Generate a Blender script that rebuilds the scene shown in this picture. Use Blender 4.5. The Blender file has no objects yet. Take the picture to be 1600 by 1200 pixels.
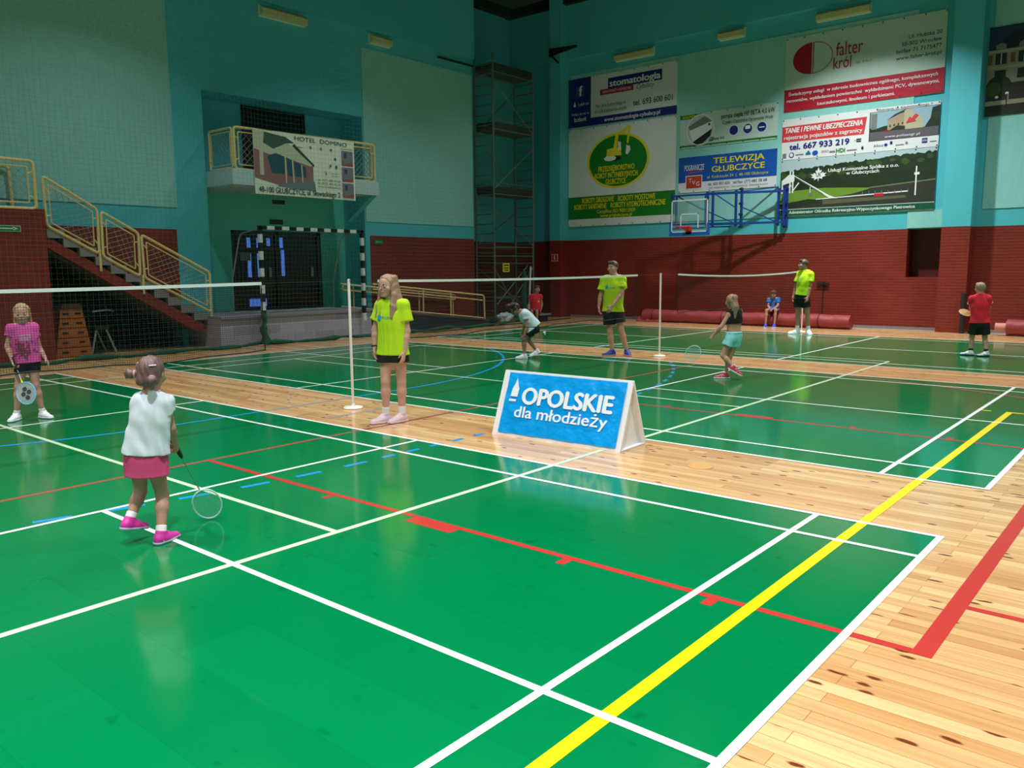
import bpy, bmesh, math, random
import numpy as np
from mathutils import Vector, Matrix
from mathutils.bvhtree import BVHTree
random.seed(7); np.random.seed(7)
scene = bpy.context.scene
COL = scene.collection

# ------------------------------------------------------------------ camera, sky, lamps, exposure
cam_data = bpy.data.cameras.new('camera'); cam = bpy.data.objects.new('camera', cam_data); COL.objects.link(cam)
CP = Vector((7.80688, -2.40935, 1.66750)); yaw, pitch, roll = 2.27137509, -0.140102362, -0.00807810527
fw = Vector((math.cos(pitch)*math.cos(yaw), math.cos(pitch)*math.sin(yaw), math.sin(pitch)))
rt = fw.cross(Vector((0, 0, 1))).normalized(); up = rt.cross(fw)
rt, up = math.cos(roll)*rt + math.sin(roll)*up, -math.sin(roll)*rt + math.cos(roll)*up
cam.matrix_world = Matrix(((rt.x, up.x, -fw.x, CP.x), (rt.y, up.y, -fw.y, CP.y), (rt.z, up.z, -fw.z, CP.z), (0, 0, 0, 1)))
cam_data.sensor_fit = 'HORIZONTAL'; cam_data.sensor_width = 36; cam_data.lens = 1279.453*36/1600
cam_data.clip_end = 200
scene.camera = cam
scene.view_settings.view_transform = 'Standard'; scene.view_settings.look = 'None'
scene.view_settings.gamma = 1; scene.view_settings.use_curve_mapping = False
scene.view_settings.exposure = 0.0
world = bpy.data.worlds.new('world'); scene.world = world; world.use_nodes = True
world.node_tree.nodes['Background'].inputs[0].default_value = (0.05, 0.12, 0.11, 1)
world.node_tree.nodes['Background'].inputs[1].default_value = 0.02
LAMP_Z = 9.6
def hall_lamp(x, y, power, col=(0.97, 0.985, 1.0), spread=110):
    d = bpy.data.lights.new('high_bay_light', 'AREA'); d.shape = 'DISK'; d.size = 0.36
    d.energy = power; d.color = col; d.spread = math.radians(spread)
    o = bpy.data.objects.new('high_bay_light', d); COL.objects.link(o); o.location = (x, y, LAMP_Z)
    return o
# the hall's high-bay lamps, four rows across the hall; the rows over the far end burn weaker
LAMPS = [(-5.6, -8.0, 80), (-5.6, -1.5, 115), (-5.6, 5.2, 110), (-5.6, 11.6, 95), (-5.6, 17.0, 55),
         (0.6, -8.0, 210), (0.6, -1.5, 250), (0.6, 5.2, 190), (0.6, 11.6, 100), (0.6, 17.0, 520),
         (6.8, -8.0, 400), (6.8, -1.5, 420), (6.8, 5.2, 250), (6.8, 11.6, 150), (6.8, 17.0, 170)]
for l in LAMPS: hall_lamp(*l)

# ------------------------------------------------------------------ helpers
def lin(c): 
    c = c/255
    return c/12.92 if c <= 0.04045 else ((c+0.055)/1.055)**2.4
def C(r, g, b): return (lin(r), lin(g), lin(b), 1)
MATS = {}
def mat(name, col, rough=0.6, metal=0.0, spec=0.5, bump=None, vary=None, alpha=1.0, trans=0.0, emit=None):
    if name in MATS: return MATS[name]
    m = bpy.data.materials.new(name); m.use_nodes = True; nt = m.node_tree; b = nt.nodes['Principled BSDF']
    b.inputs['Base Color'].default_value = col; b.inputs['Roughness'].default_value = rough
    b.inputs['Metallic'].default_value = metal; b.inputs['Specular IOR Level'].default_value = spec
    b.inputs['Alpha'].default_value = alpha; b.inputs['Transmission Weight'].default_value = trans
    if emit: b.inputs['Emission Color'].default_value = emit[0]; b.inputs['Emission Strength'].default_value = emit[1]
    if bump or vary:
        tc = nt.nodes.new('ShaderNodeTexCoord')
    if bump:
        n = nt.nodes.new('ShaderNodeTexNoise'); n.inputs['Scale'].default_value = bump[0]; n.inputs['Detail'].default_value = 4
        bp = nt.nodes.new('ShaderNodeBump'); bp.inputs['Strength'].default_value = bump[1]; bp.inputs['Distance'].default_value = bump[2] if len(bump) > 2 else 0.01
        nt.links.new(tc.outputs['Object'], n.inputs['Vector']); nt.links.new(n.outputs['Fac'], bp.inputs['Height']); nt.links.new(bp.outputs[0], b.inputs['Normal'])
    if vary:   # (scale, amount) or (scale vector, amount)
        n = nt.nodes.new('ShaderNodeTexNoise'); n.inputs['Detail'].default_value = 5
        mp = nt.nodes.new('ShaderNodeMapping'); s = vary[0]; mp.inputs['Scale'].default_value = s if isinstance(s, tuple) else (s, s, s)
        n.inputs['Scale'].default_value = 1.0
        mx = nt.nodes.new('ShaderNodeMix'); mx.data_type = 'RGBA'; a = vary[1]
        mx.inputs[6].default_value = tuple(min(1, c*(1-a)) for c in col[:3])+(1,); mx.inputs[7].default_value = tuple(min(1, c*(1+a)) for c in col[:3])+(1,)
        nt.links.new(tc.outputs['Object'], mp.inputs[0]); nt.links.new(mp.outputs[0], n.inputs['Vector']); nt.links.new(n.outputs['Fac'], mx.inputs[0]); nt.links.new(mx.outputs[2], b.inputs['Base Color'])
    MATS[name] = m; return m

def wmat(o):
    m = Matrix.Identity(4)
    while o: m = o.matrix_basis @ m; o = o.parent
    return m
def link(name, me, parent=None):
    o = bpy.data.objects.new(name, me); COL.objects.link(o)
    if parent: o.parent = parent
    return o
def tag(o, label=None, cat=None, group=None, kind=None):
    if label: o['label'] = label
    if cat: o['category'] = cat
    if group: o['group'] = group
    if kind: o['kind'] = kind
    return o
def thing(name, label, cat, loc=(0, 0, 0), rot=(0, 0, 0), group=None):
    o = bpy.data.objects.new(name, None); COL.objects.link(o); o.location = loc; o.rotation_euler = rot
    o.empty_display_size = 0.1
    return tag(o, label, cat, group)
V = lambda *a: Vector(a)
class MB:
    def __init__(s): s.v = []; s.f = []; s.m = []
    def face(s, pts, m=0):
        i = len(s.v); s.v += [tuple(p) for p in pts]; s.f.append(tuple(range(i, i+len(pts)))); s.m.append(m); return s
    def box(s, x0, x1, y0, y1, z0, z1, m=0):
        i = len(s.v); s.v += [(x, y, z) for z in (z0, z1) for x, y in ((x0, y0), (x1, y0), (x1, y1), (x0, y1))]
        for f in ((3, 2, 1, 0), (4, 5, 6, 7), (0, 1, 5, 4), (1, 2, 6, 5), (2, 3, 7, 6), (3, 0, 4, 7)):
            s.f.append(tuple(i+k for k in f)); s.m.append(m)
        return s
    def beam(s, a, b, w, h, upv=(0, 0, 1), m=0):
        a, b = Vector(a), Vector(b); d = (b-a).normalized(); u = Vector(upv); r = d.cross(u)
        if r.length < 1e-4: r = d.cross(Vector((1, 0, 0)))
        r.normalize(); u = r.cross(d)
        i = len(s.v)
        for p in (a, b):
            for cx, cy in ((-1, -1), (1, -1), (1, 1), (-1, 1)): s.v.append(tuple(p + r*cx*w/2 + u*cy*h/2))
        for f in ((3, 2, 1, 0), (4, 5, 6, 7), (0, 1, 5, 4), (1, 2, 6, 5), (2, 3, 7, 6), (3, 0, 4, 7)):
            s.f.append(tuple(i+k for k in f)); s.m.append(m)
        return s
    def prism(s, pts, vec, m=0):
        n = len(pts); i = len(s.v); vec = Vector(vec); pts = [Vector(p) for p in pts]
        s.v += [tuple(p) for p in pts] + [tuple(p+vec) for p in pts]
        s.f.append(tuple(range(i, i+n))[::-1]); s.f.append(tuple(range(i+n, i+2*n))); s.m += [m, m]
        for k in range(n): s.f.append((i+k, i+(k+1) % n, i+n+(k+1) % n, i+n+k)); s.m.append(m)
        return s
    def tube(s, pts, r, n=8, closed=False, m=0, caps=True):
        pts = [Vector(p) for p in pts]; N = len(pts); rs = r if isinstance(r, (list, tuple)) else [r]*N
        d0 = (pts[1]-pts[0]).normalized(); ref = Vector((0, 0, 1)) if abs(d0.z) < 0.9 else Vector((1, 0, 0))
        u = d0.cross(ref).normalized(); i0 = len(s.v)
        for k, p in enumerate(pts):
            if closed: d = (pts[(k+1) % N]-pts[k-1]).normalized()
            else: d = (pts[min(k+1, N-1)]-pts[max(k-1, 0)]).normalized()
            u = (u - d*u.dot(d)); u = u.normalized() if u.length > 1e-6 else d.orthogonal().normalized(); w = d.cross(u)
            for j in range(n):
                a = 2*math.pi*j/n; s.v.append(tuple(p + (u*math.cos(a)+w*math.sin(a))*rs[k]))
        for k in range(N if closed else N-1):
            a0 = i0+k*n; b0 = i0+((k+1) % N)*n
            for j in range(n): s.f.append((a0+j, a0+(j+1) % n, b0+(j+1) % n, b0+j)); s.m.append(m)
        if caps and not closed:
            s.f.append(tuple(i0+j for j in range(n))[::-1]); s.f.append(tuple(i0+(N-1)*n+j for j in range(n))); s.m += [m, m]
        return s
    def lathe(s, prof, c=(0, 0, 0), n=24, m=0):
        i0 = len(s.v); K = len(prof)
        for r, z in prof:
            for j in range(n):
                a = 2*math.pi*j/n; s.v.append((c[0]+r*math.cos(a), c[1]+r*math.sin(a), c[2]+z))
        for k in range(K-1):
            for j in range(n): s.f.append((i0+k*n+j, i0+k*n+(j+1) % n, i0+(k+1)*n+(j+1) % n, i0+(k+1)*n+j)); s.m.append(m)
        s.f.append(tuple(i0+j for j in range(n))[::-1]); s.f.append(tuple(i0+(K-1)*n+j for j in range(n))); s.m += [m, m]
        return s
    def ball(s, c, r, n=12, m=0):
        r = r if isinstance(r, (tuple, list)) else (r, r, r)
        i0 = len(s.v); K = n//2+1
        for k in range(K):
            t = math.pi*k/(K-1)
            for j in range(n):
                a = 2*math.pi*j/n; s.v.append((c[0]+r[0]*math.sin(t)*math.cos(a), c[1]+r[1]*math.sin(t)*math.sin(a), c[2]-r[2]*math.cos(t)))
        for k in range(K-1):
            for j in range(n): s.f.append((i0+k*n+j, i0+k*n+(j+1) % n, i0+(k+1)*n+(j+1) % n, i0+(k+1)*n+j)); s.m.append(m)
        return s
    def build(s, name, mats, parent=None, smooth=False, world=True, bevel=0):
        me = bpy.data.meshes.new(name)
        v = s.v
        if parent and world:
            inv = wmat(parent).inverted(); v = [tuple(inv @ Vector(p)) for p in v]
        me.from_pydata(v, [], s.f); me.polygons.foreach_set('material_index', s.m)
        for m in (mats if isinstance(mats, (list, tuple)) else [mats]): me.materials.append(m)
        if smooth: me.polygons.foreach_set('use_smooth', [True]*len(me.polygons))
        me.update()
        bm = bmesh.new(); bm.from_mesh(me)
        if smooth: bmesh.ops.remove_doubles(bm, verts=bm.verts, dist=1e-6)
        bmesh.ops.recalc_face_normals(bm, faces=bm.faces); bm.to_mesh(me); bm.free()
        o = link(name, me, parent)
        if smooth:
            try: me.set_sharp_from_angle(angle=math.radians(50))
            except Exception: pass
        if bevel:
            b = o.modifiers.new('bevel', 'BEVEL'); b.width = bevel; b.segments = 2; b.limit_method = 'ANGLE'
        return o
def dup(root, loc=None, label=None, group=None):
    r = root.copy(); COL.objects.link(r)
    if loc is not None: r.location = loc
    if label: r['label'] = label
    if group: r['group'] = group
    for ch in list(root.children):
        c = ch.copy(); COL.objects.link(c); c.parent = r
        for g in ch.children:
            d = g.copy(); COL.objects.link(d); d.parent = c
    return r
def rounded(pts, r, n=4):
    """polyline with rounded corners"""
    out = []; P = [Vector(p) for p in pts]
    for i, p in enumerate(P):
        if i == 0 or i == len(P)-1: out.append(p); continue
        a = (P[i-1]-p); b = (P[i+1]-p); rr = min(r, a.length*.45, b.length*.45); a.normalize(); b.normalize()
        for k in range(n+1):
            t = k/n; out.append((p+a*rr)*(1-t)**2 + p*2*t*(1-t) + (p+b*rr)*t**2)
    return out
def rounded_loop(pts, r, n=4):
    P = [Vector(p) for p in pts]; out = []
    for i, p in enumerate(P):
        a = (P[i-1]-p); b = (P[(i+1) % len(P)]-p); rr = min(r, a.length*.45, b.length*.45); a.normalize(); b.normalize()
        for k in range(n+1):
            t = k/n; out.append((p+a*rr)*(1-t)**2 + p*2*t*(1-t) + (p+b*rr)*t**2)
    return out

# ------------------------------------------------------------------ materials of the hall
def brick_material(name, c1, c2, mortar, rough=0.45):
    m = bpy.data.materials.new(name); m.use_nodes = True; nt = m.node_tree; b = nt.nodes['Principled BSDF']; N = nt.nodes.new; L = nt.links.new
    tc = N('ShaderNodeTexCoord'); sp = N('ShaderNodeSeparateXYZ'); ad = N('ShaderNodeMath'); cb = N('ShaderNodeCombineXYZ'); br = N('ShaderNodeTexBrick')
    geo = N('ShaderNodeNewGeometry')
    L(geo.outputs['Position'], sp.inputs[0]); L(sp.outputs[0], ad.inputs[0]); L(sp.outputs[1], ad.inputs[1]); L(ad.outputs[0], cb.inputs[0]); L(sp.outputs[2], cb.inputs[1])
    L(cb.outputs[0], br.inputs['Vector'])
    br.inputs['Color1'].default_value = c1; br.inputs['Color2'].default_value = c2; br.inputs['Mortar'].default_value = mortar
    br.inputs['Scale'].default_value = 1; br.inputs['Mortar Size'].default_value = 0.006; br.inputs['Brick Width'].default_value = 0.25; br.inputs['Row Height'].default_value = 0.075
    br.inputs['Mortar Smooth'].default_value = 0.3; br.inputs['Bias'].default_value = -0.2
    no = N('ShaderNodeTexNoise'); no.inputs['Scale'].default_value = 0.9; no.inputs['Detail'].default_value = 6; L(geo.outputs['Position'], no.inputs['Vector'])
    mx = N('ShaderNodeMix'); mx.data_type = 'RGBA'; mx.blend_type = 'MULTIPLY'; mx.inputs[0].default_value = 0.45
    L(br.outputs['Color'], mx.inputs[6]); cr = N('ShaderNodeValToRGB'); cr.color_ramp.elements[0].position = .3; cr.color_ramp.elements[0].color = (.55, .5, .5, 1); cr.color_ramp.elements[1].position = .7
    L(no.outputs['Fac'], cr.inputs[0]); L(cr.outputs[0], mx.inputs[7]); L(mx.outputs[2], b.inputs['Base Color'])
    bp = N('ShaderNodeBump'); bp.inputs['Strength'].default_value = 0.5; bp.inputs['Distance'].default_value = 0.006; bp.invert = True
    L(br.outputs['Fac'], bp.inputs['Height']); L(bp.outputs[0], b.inputs['Normal']); b.inputs['Roughness'].default_value = rough
    return m
M_BRICK = brick_material('painted brick', C(134, 41, 30), C(122, 36, 27), C(136, 56, 44))
M_SHADEBRICK = brick_material('shade-darkened brick', C(96, 30, 26), C(84, 26, 24), C(80, 34, 30))  # darker copy of the brick, shade put into the colour of the added hollows
M_TEAL = mat('turquoise paint', C(80, 190, 202), 0.55, vary=(1.4, .06), bump=(60, .12, .004))
M_RECESS = mat('greenish recess wall', C(90, 206, 188), 0.55, vary=(1.4, .06), bump=(60, .12, .004))  # recess back wall up to the balcony floor, greener than the turquoise
M_PLASTER = mat('pale rough plaster', C(142, 210, 204), 0.8, vary=((14, 14, 3), .10), bump=(90, .5, .01))
M_CEIL = mat('dark ceiling', C(70, 84, 82), 0.9)
def wood_floor():
    m = bpy.data.materials.new('varnished pine planks'); m.use_nodes = True; nt = m.node_tree; b = nt.nodes['Principled BSDF']; N = nt.nodes.new; L = nt.links.new
    tc = N('ShaderNodeTexCoord'); br = N('ShaderNodeTexBrick'); L(tc.outputs['Object'], br.inputs['Vector'])
    br.inputs['Color1'].default_value = C(230, 192, 138); br.inputs['Color2'].default_value = C(198, 147, 92); br.inputs['Mortar'].default_value = C(140, 98, 58)
    br.inputs['Scale'].default_value = 1; br.inputs['Mortar Size'].default_value = 0.0012; br.inputs['Brick Width'].default_value = 1.7; br.inputs['Row Height'].default_value = 0.088
    br.offset = 0.37; br.inputs['Bias'].default_value = -0.1
    # a random number per plank, used to shift the grain
    sx = N('ShaderNodeSeparateXYZ'); L(tc.outputs['Object'], sx.inputs[0])
    dv = N('ShaderNodeMath'); dv.operation = 'DIVIDE'; dv.inputs[1].default_value = 0.088; L(sx.outputs[1], dv.inputs[0])
    fl = N('ShaderNodeMath'); fl.operation = 'FLOOR'; L(dv.outputs[0], fl.inputs[0])
    ml = N('ShaderNodeMath'); ml.operation = 'MULTIPLY'; ml.inputs[1].default_value = 3.717; L(fl.outputs[0], ml.inputs[0])
    ax = N('ShaderNodeMath'); L(sx.outputs[0], ax.inputs[0]); L(ml.outputs[0], ax.inputs[1])
    cb = N('ShaderNodeCombineXYZ'); L(ax.outputs[0], cb.inputs[0]); L(sx.outputs[1], cb.inputs[1])
    mp = N('ShaderNodeMapping'); mp.inputs['Scale'].default_value = (1.2, 26, 1); L(cb.outputs[0], mp.inputs[0])
    g = N('ShaderNodeTexNoise'); g.inputs['Scale'].default_value = 1; g.inputs['Detail'].default_value = 6; g.inputs['Roughness'].default_value = .6; g.inputs['Distortion'].default_value = .6; L(mp.outputs[0], g.inputs['Vector'])
    gr = N('ShaderNodeValToRGB'); gr.color_ramp.elements[0].position = .34; gr.color_ramp.elements[0].color = (.66, .52, .38, 1); gr.color_ramp.elements[1].position = .62; gr.color_ramp.elements[1].color = (1, 1, 1, 1); L(g.outputs['Fac'], gr.inputs[0])
    mx = N('ShaderNodeMix'); mx.data_type = 'RGBA'; mx.blend_type = 'MULTIPLY'; mx.inputs[0].default_value = .55; L(br.outputs['Color'], mx.inputs[6]); L(gr.outputs[0], mx.inputs[7])
    # knots: sparse stretched cells
    mk = N('ShaderNodeMapping'); mk.inputs['Scale'].default_value = (2.5, 7.0, 1); mk.inputs['Rotation'].default_value = (0, 0, .05); L(cb.outputs[0], mk.inputs[0])
    nk = N('ShaderNodeTexNoise'); nk.inputs['Scale'].default_value = 9; nk.inputs['Detail'].default_value = 3; L(tc.outputs['Object'], nk.inputs['Vector'])
    va = N('ShaderNodeVectorMath'); va.operation = 'MULTIPLY_ADD'; va.inputs[1].default_value = (.22, .22, 0); L(nk.outputs['Color'], va.inputs[0]); L(mk.outputs[0], va.inputs[2])
    vo = N('ShaderNodeTexVoronoi'); vo.inputs['Scale'].default_value = 1; vo.voronoi_dimensions = '2D'; L(va.outputs[0], vo.inputs['Vector'])
    kr = N('ShaderNodeValToRGB'); e = kr.color_ramp.elements; e[0].position = .06; e[0].color = (1, 1, 1, 1); e[1].position = .105; e[1].color = (0, 0, 0, 1); L(vo.outputs['Distance'], kr.inputs[0])
    rnd = N('ShaderNodeSeparateColor'); L(vo.outputs['Color'], rnd.inputs[0]); gt = N('ShaderNodeMath'); gt.operation = 'GREATER_THAN'; gt.inputs[1].default_value = .36; L(rnd.outputs[0], gt.inputs[0])
    km = N('ShaderNodeMath'); km.operation = 'MULTIPLY'; L(kr.outputs[0], km.inputs[0]); L(gt.outputs[0], km.inputs[1])
    m2 = N('ShaderNodeMix'); m2.data_type = 'RGBA'; m2.inputs[7].default_value = C(112, 52, 28); L(km.outputs[0], m2.inputs[0]); L(mx.outputs[2], m2.inputs[6])
    L(m2.outputs[2], b.inputs['Base Color'])
    rn = N('ShaderNodeTexNoise'); rn.inputs['Scale'].default_value = 2.2; rn.inputs['Detail'].default_value = 5; L(tc.outputs['Object'], rn.inputs['Vector'])
    rr = N('ShaderNodeMapRange'); rr.inputs[3].default_value = .10; rr.inputs[4].default_value = .26; L(rn.outputs['Fac'], rr.inputs[0]); L(rr.outputs[0], b.inputs['Roughness'])
    bp = N('ShaderNodeBump'); bp.inputs['Strength'].default_value = .12; bp.inputs['Distance'].default_value = .003; bp.invert = True; L(br.outputs['Fac'], bp.inputs['Height']); L(bp.outputs[0], b.inputs['Normal'])
    return m
def court_paint():
    m = bpy.data.materials.new('green court paint'); m.use_nodes = True; nt = m.node_tree; b = nt.nodes['Principled BSDF']; N = nt.nodes.new; L = nt.links.new
    geo = N('ShaderNodeNewGeometry'); br = N('ShaderNodeTexBrick'); L(geo.outputs['Position'], br.inputs['Vector'])
    br.inputs['Color1'].default_value = C(0, 119, 64); br.inputs['Color2'].default_value = C(0, 114, 61); br.inputs['Mortar'].default_value = C(0, 106, 56)
    br.inputs['Scale'].default_value = 1; br.inputs['Mortar Size'].default_value = 0.0012; br.inputs['Brick Width'].default_value = 1.7; br.inputs['Row Height'].default_value = 0.38; br.offset = .37
    n = N('ShaderNodeTexNoise'); n.inputs['Scale'].default_value = 7; n.inputs['Detail'].default_value = 5; L(geo.outputs['Position'], n.inputs['Vector'])
    cr = N('ShaderNodeValToRGB'); cr.color_ramp.elements[0].position = .24; cr.color_ramp.elements[0].color = (.6, .62, .62, 1); cr.color_ramp.elements[1].position = .36; cr.color_ramp.elements[1].color = (1, 1, 1, 1); L(n.outputs['Fac'], cr.inputs[0])
    mx = N('ShaderNodeMix'); mx.data_type = 'RGBA'; mx.blend_type = 'MULTIPLY'; mx.inputs[0].default_value = .8; L(br.outputs['Color'], mx.inputs[6]); L(cr.outputs[0], mx.inputs[7]); L(mx.outputs[2], b.inputs['Base Color'])
    rr = N('ShaderNodeMapRange'); rr.inputs[3].default_value = .07; rr.inputs[4].default_value = .17; b.inputs['Specular IOR Level'].default_value = .38; L(n.outputs['Fac'], rr.inputs[0]); L(rr.outputs[0], b.inputs['Roughness'])
    bp = N('ShaderNodeBump'); bp.inputs['Strength'].default_value = .1; bp.inputs['Distance'].default_value = .002; bp.invert = True; L(br.outputs['Fac'], bp.inputs['Height']); L(bp.outputs[0], b.inputs['Normal'])
    return m
M_WOOD = wood_floor(); M_GREEN = court_paint()
M_WHITE = mat('white line paint', C(246, 248, 244), .25, vary=(9, .03))
M_CREAM = mat('pale line paint', C(205, 228, 190), .25, vary=(9, .05))
M_RED = mat('red line paint', C(188, 54, 48), .25, vary=(7, .06))
M_DULLRED = mat('worn red line paint', C(160, 78, 62), .3, vary=(7, .08))
M_YEL = mat('yellow line paint', C(250, 226, 10), .25, vary=(9, .04))
M_BLUE = mat('blue line paint', C(28, 146, 208), .25, vary=(7, .06))
M_GREYBLUE = mat('worn blue line paint', C(150, 150, 165), .3)
M_METAL = mat('galvanised steel', C(168, 176, 174), .4, .6)
M_RAIL = mat('cream rail paint', C(222, 204, 138), .45)
M_WIRE = mat('grey wire', C(150, 150, 132), .5, .3)
M_GREYBLOCK = mat('grey block', C(132, 130, 140), .8, vary=(5, .12))
M_DARK = mat('matt black', C(18, 19, 22), .7)
M_NAVY = mat('dark glass door', C(16, 16, 38), .25)
M_WHITEP = mat('white plastic', C(235, 238, 240), .35)

# ------------------------------------------------------------------ the hall shell
XW, YW, XR, YN, ZC = -10.0, 20.7, 10.4, -13.2, 10.5
struct = lambda o: tag(o, kind='structure')
floor = struct(MB().box(-13.5, XR+.3, YN-.3, YW+.3, -.3, 0).build('floor', M_WOOD))
struct(MB().box(-13.5, XR+.3, YN-.3, YW+.3, ZC, ZC+.3).build('ceiling', M_CEIL))
struct(MB().box(XR, XR+.3, YN, YW, 0, 2.6, 0).box(XR, XR+.3, YN, YW, 2.6, ZC, 1).build('wall_right', [M_BRICK, M_TEAL]))
struct(MB().box(-13.5, XR, YN-.3, YN, 0, 2.6, 0).box(-13.5, XR, YN-.3, YN, 2.6, ZC, 1).build('wall_near', [M_BRICK, M_TEAL]))
# far wall with its pilasters
w = MB().box(-12, 1.78, YW, YW+.3, 0, 2.6, 0).box(2.66, XR, YW, YW+.3, 0, 2.6, 0).box(1.78, 2.66, YW, YW+.3, 0, 1.36, 0).box(1.7, 2.75, YW+.55, YW+.7, 1.2, 2.7, 2).box(1.7, 1.78, YW+.3, YW+.6, 1.2, 2.7, 2).box(2.66, 2.75, YW+.3, YW+.6, 1.2, 2.7, 2).box(1.7, 2.75, YW+.3, YW+.6, 1.2, 1.36, 2).box(1.7, 2.75, YW+.3, YW+.6, 2.6, 2.7, 2).box(-12, XR, YW, YW+.3, 2.6, ZC, 1)  # includes an added niche whose shape stands in for a shadow on the brick
for x0, x1 in ((-9.52, -9.08), (2.68, 3.32), (8.9, 9.5)):
    w.box(x0, x1, YW-.5, YW, 0, 2.6, 0).box(x0, x1, YW-.5, YW, 2.6, ZC, 1)
for x0, x1 in ((-12, -9.52), (-9.08, 2.68), (3.32, 8.9)): w.box(x0, x1, YW-.14, YW, 8.52, ZC, 1)
struct(w.build('wall_far', [M_BRICK, M_TEAL, M_SHADEBRICK]))
pl = MB().box(-8.98, 1.75, YW-.02, YW+.01, 3.06, 8.0).box(3.45, 8.8, YW-.02, YW+.01, 3.02, 8.0)
struct(pl.build('trim_1', M_PLASTER))
struct(MB().box(1.75, 2.68, YW-.02, YW+.01, 2.62, 3.06).build('trim_2', M_PLASTER))
struct(MB().box(-8.98, 2.68, YW-.03, YW, 0, .07).box(3.32, 8.9, YW-.03, YW, 0, .07).build('baseboard_far', M_GREYBLOCK))
# left wall: dado brick, turquoise paint, door recess, added black hollow under the stairs, set-back corner bay
w = MB(); T = -10.4; RB = -10.9; R0, R1, RT = 7.85, 12.5, 5.75; S0, S1, SZ = 3.9, 7.06, 2.35; CB = -11.55
def wl(y0, y1, z0, z1, m): w.box(T, XW, y0, y1, z0, z1, m)
wl(YN, S0, 0, 2.6, 0); w.prism([(T, S0, 2.25), (T, S1, .5), (T, S1, 2.6), (T, S0, 2.6)], (XW-T, 0, 0), 0); wl(YN, R0, 2.6, ZC, 1); wl(S1, R0, 0, 2.6, 1)
wl(R0, R1, RT, ZC, 1); wl(R1, 12.66, 0, 2.6, 1); wl(12.66, 16.9, 0, 2.6, 0); wl(R1, 16.9, 2.6, ZC, 1)
w.box(XW, XW+.12, YN, 16.9, 8.0, ZC, 1)
# recess: back wall round two door openings, cheeks, lintel
for z0, z1, d0, d1 in ((0, 2.68, 8.95, 11.68), (2.68, 3.9, None, None), (3.9, 5.75, 9.4, 11.3)):
    m_ = 3 if z1 < 4 else 1
    if d0 is None: w.box(RB-.3, RB, R0-.4, R1+.4, z0, z1, m_)
    else: w.box(RB-.3, RB, R0-.4, d0, z0, z1, m_).box(RB-.3, RB, d1, R1+.4, z0, z1, m_)
w.box(RB-.3, T, R0-.4, R0, 0, RT, 1).box(RB-.3, T, R1, R1+.4, 0, RT, 1).box(RB-.3, T, R0-.4, R1+.4, RT, RT+.3, 1)
# added hollow under the stairs, made deep so that it stays black
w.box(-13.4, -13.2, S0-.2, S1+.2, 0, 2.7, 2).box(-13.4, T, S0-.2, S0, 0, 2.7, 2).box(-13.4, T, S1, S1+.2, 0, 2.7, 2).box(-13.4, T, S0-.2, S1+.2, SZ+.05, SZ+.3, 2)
# corner bay
w.box(CB-.3, CB, 16.6, YW, 0, 2.6, 0).box(CB-.3, CB, 16.6, YW, 2.6, ZC, 1).box(CB, T, 16.6, 16.9, 0, 2.6, 0).box(CB, T, 16.6, 16.9, 2.6, ZC, 1)
struct(w.build('wall_left', [M_BRICK, M_TEAL, M_SHADEBRICK, M_RECESS]))
struct(MB().box(XW-.01, XW+.02, YN+1, 7.1, 3.08, 7.75).box(XW-.01, XW+.02, 12.54, 16.88, 2.98, 7.55).build('trim_3', M_PLASTER))
# rooms behind the two doorways
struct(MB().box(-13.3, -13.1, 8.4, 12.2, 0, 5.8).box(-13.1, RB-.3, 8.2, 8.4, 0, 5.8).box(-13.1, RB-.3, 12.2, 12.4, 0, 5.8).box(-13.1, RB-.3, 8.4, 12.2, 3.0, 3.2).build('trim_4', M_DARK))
# roof beams along the top of the walls
struct(MB().box(-11.55, XR, 20.35, 20.56, ZC-.28, ZC).box(-11.5, -11.25, YN, 20.3, ZC-.28, ZC).build('trim_5', M_DARK))

# painted courts and lines, thin layers of paint lying on the floor
def rect(mb, x0, x1, y0, y1, z, m=0): mb.face([(x0, y0, z), (x1, y0, z), (x1, y1, z), (x0, y1, z)], m)
for k, yc in enumerate((0.0, 7.47, 14.94)):
    g = MB(); rect(g, -6.7, 6.7, yc-3.05, yc+3.05, .0008); g.build('court_surface', M_GREEN, floor)
    l = MB(); z = .0032; W = .04
    for s in (-1, 1):
        rect(l, *sorted((s*6.7, s*6.66)), yc-3.05, yc+3.05, z); rect(l, -6.66, 6.66, *sorted((yc+s*3.05, yc+s*3.01)), z)
        rect(l, *sorted((s*5.94, s*5.90)), yc-3.01, yc+3.01, z+.0001); rect(l, -6.66, 6.66, *sorted((yc+s*2.59, yc+s*2.55)), z+.0002)
        rect(l, *sorted((s*1.98, s*2.02)), yc-3.01, yc+3.01, z+.0001); rect(l, *sorted((s*2.02, s*6.66)), yc-.02, yc+.02, z+.0003)
    l.build('court_lines', M_WHITE, floor)
def strip(mb, pts, w, z, m=0):
    pts = [Vector((p[0], p[1], 0)) for p in pts]
    L_, R_ = [], []
    for i, p in enumerate(pts):
        d = (pts[min(i+1, len(pts)-1)]-pts[max(i-1, 0)]).normalized(); n = Vector((-d.y, d.x, 0))
        L_.append(p+n*w/2); R_.append(p-n*w/2)
    for i in range(len(pts)-1):
        mb.face([(R_[i].x, R_[i].y, z), (R_[i+1].x, R_[i+1].y, z), (L_[i+1].x, L_[i+1].y, z), (L_[i].x, L_[i].y, z)], m)
arc = lambda cx, cy, r, a0, a1, n=32: [(cx+r*math.cos(math.radians(a0+(a1-a0)*i/n)), cy+r*math.sin(math.radians(a0+(a1-a0)*i/n))) for i in range(n+1)]
c = MB(); z = .0024
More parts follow.
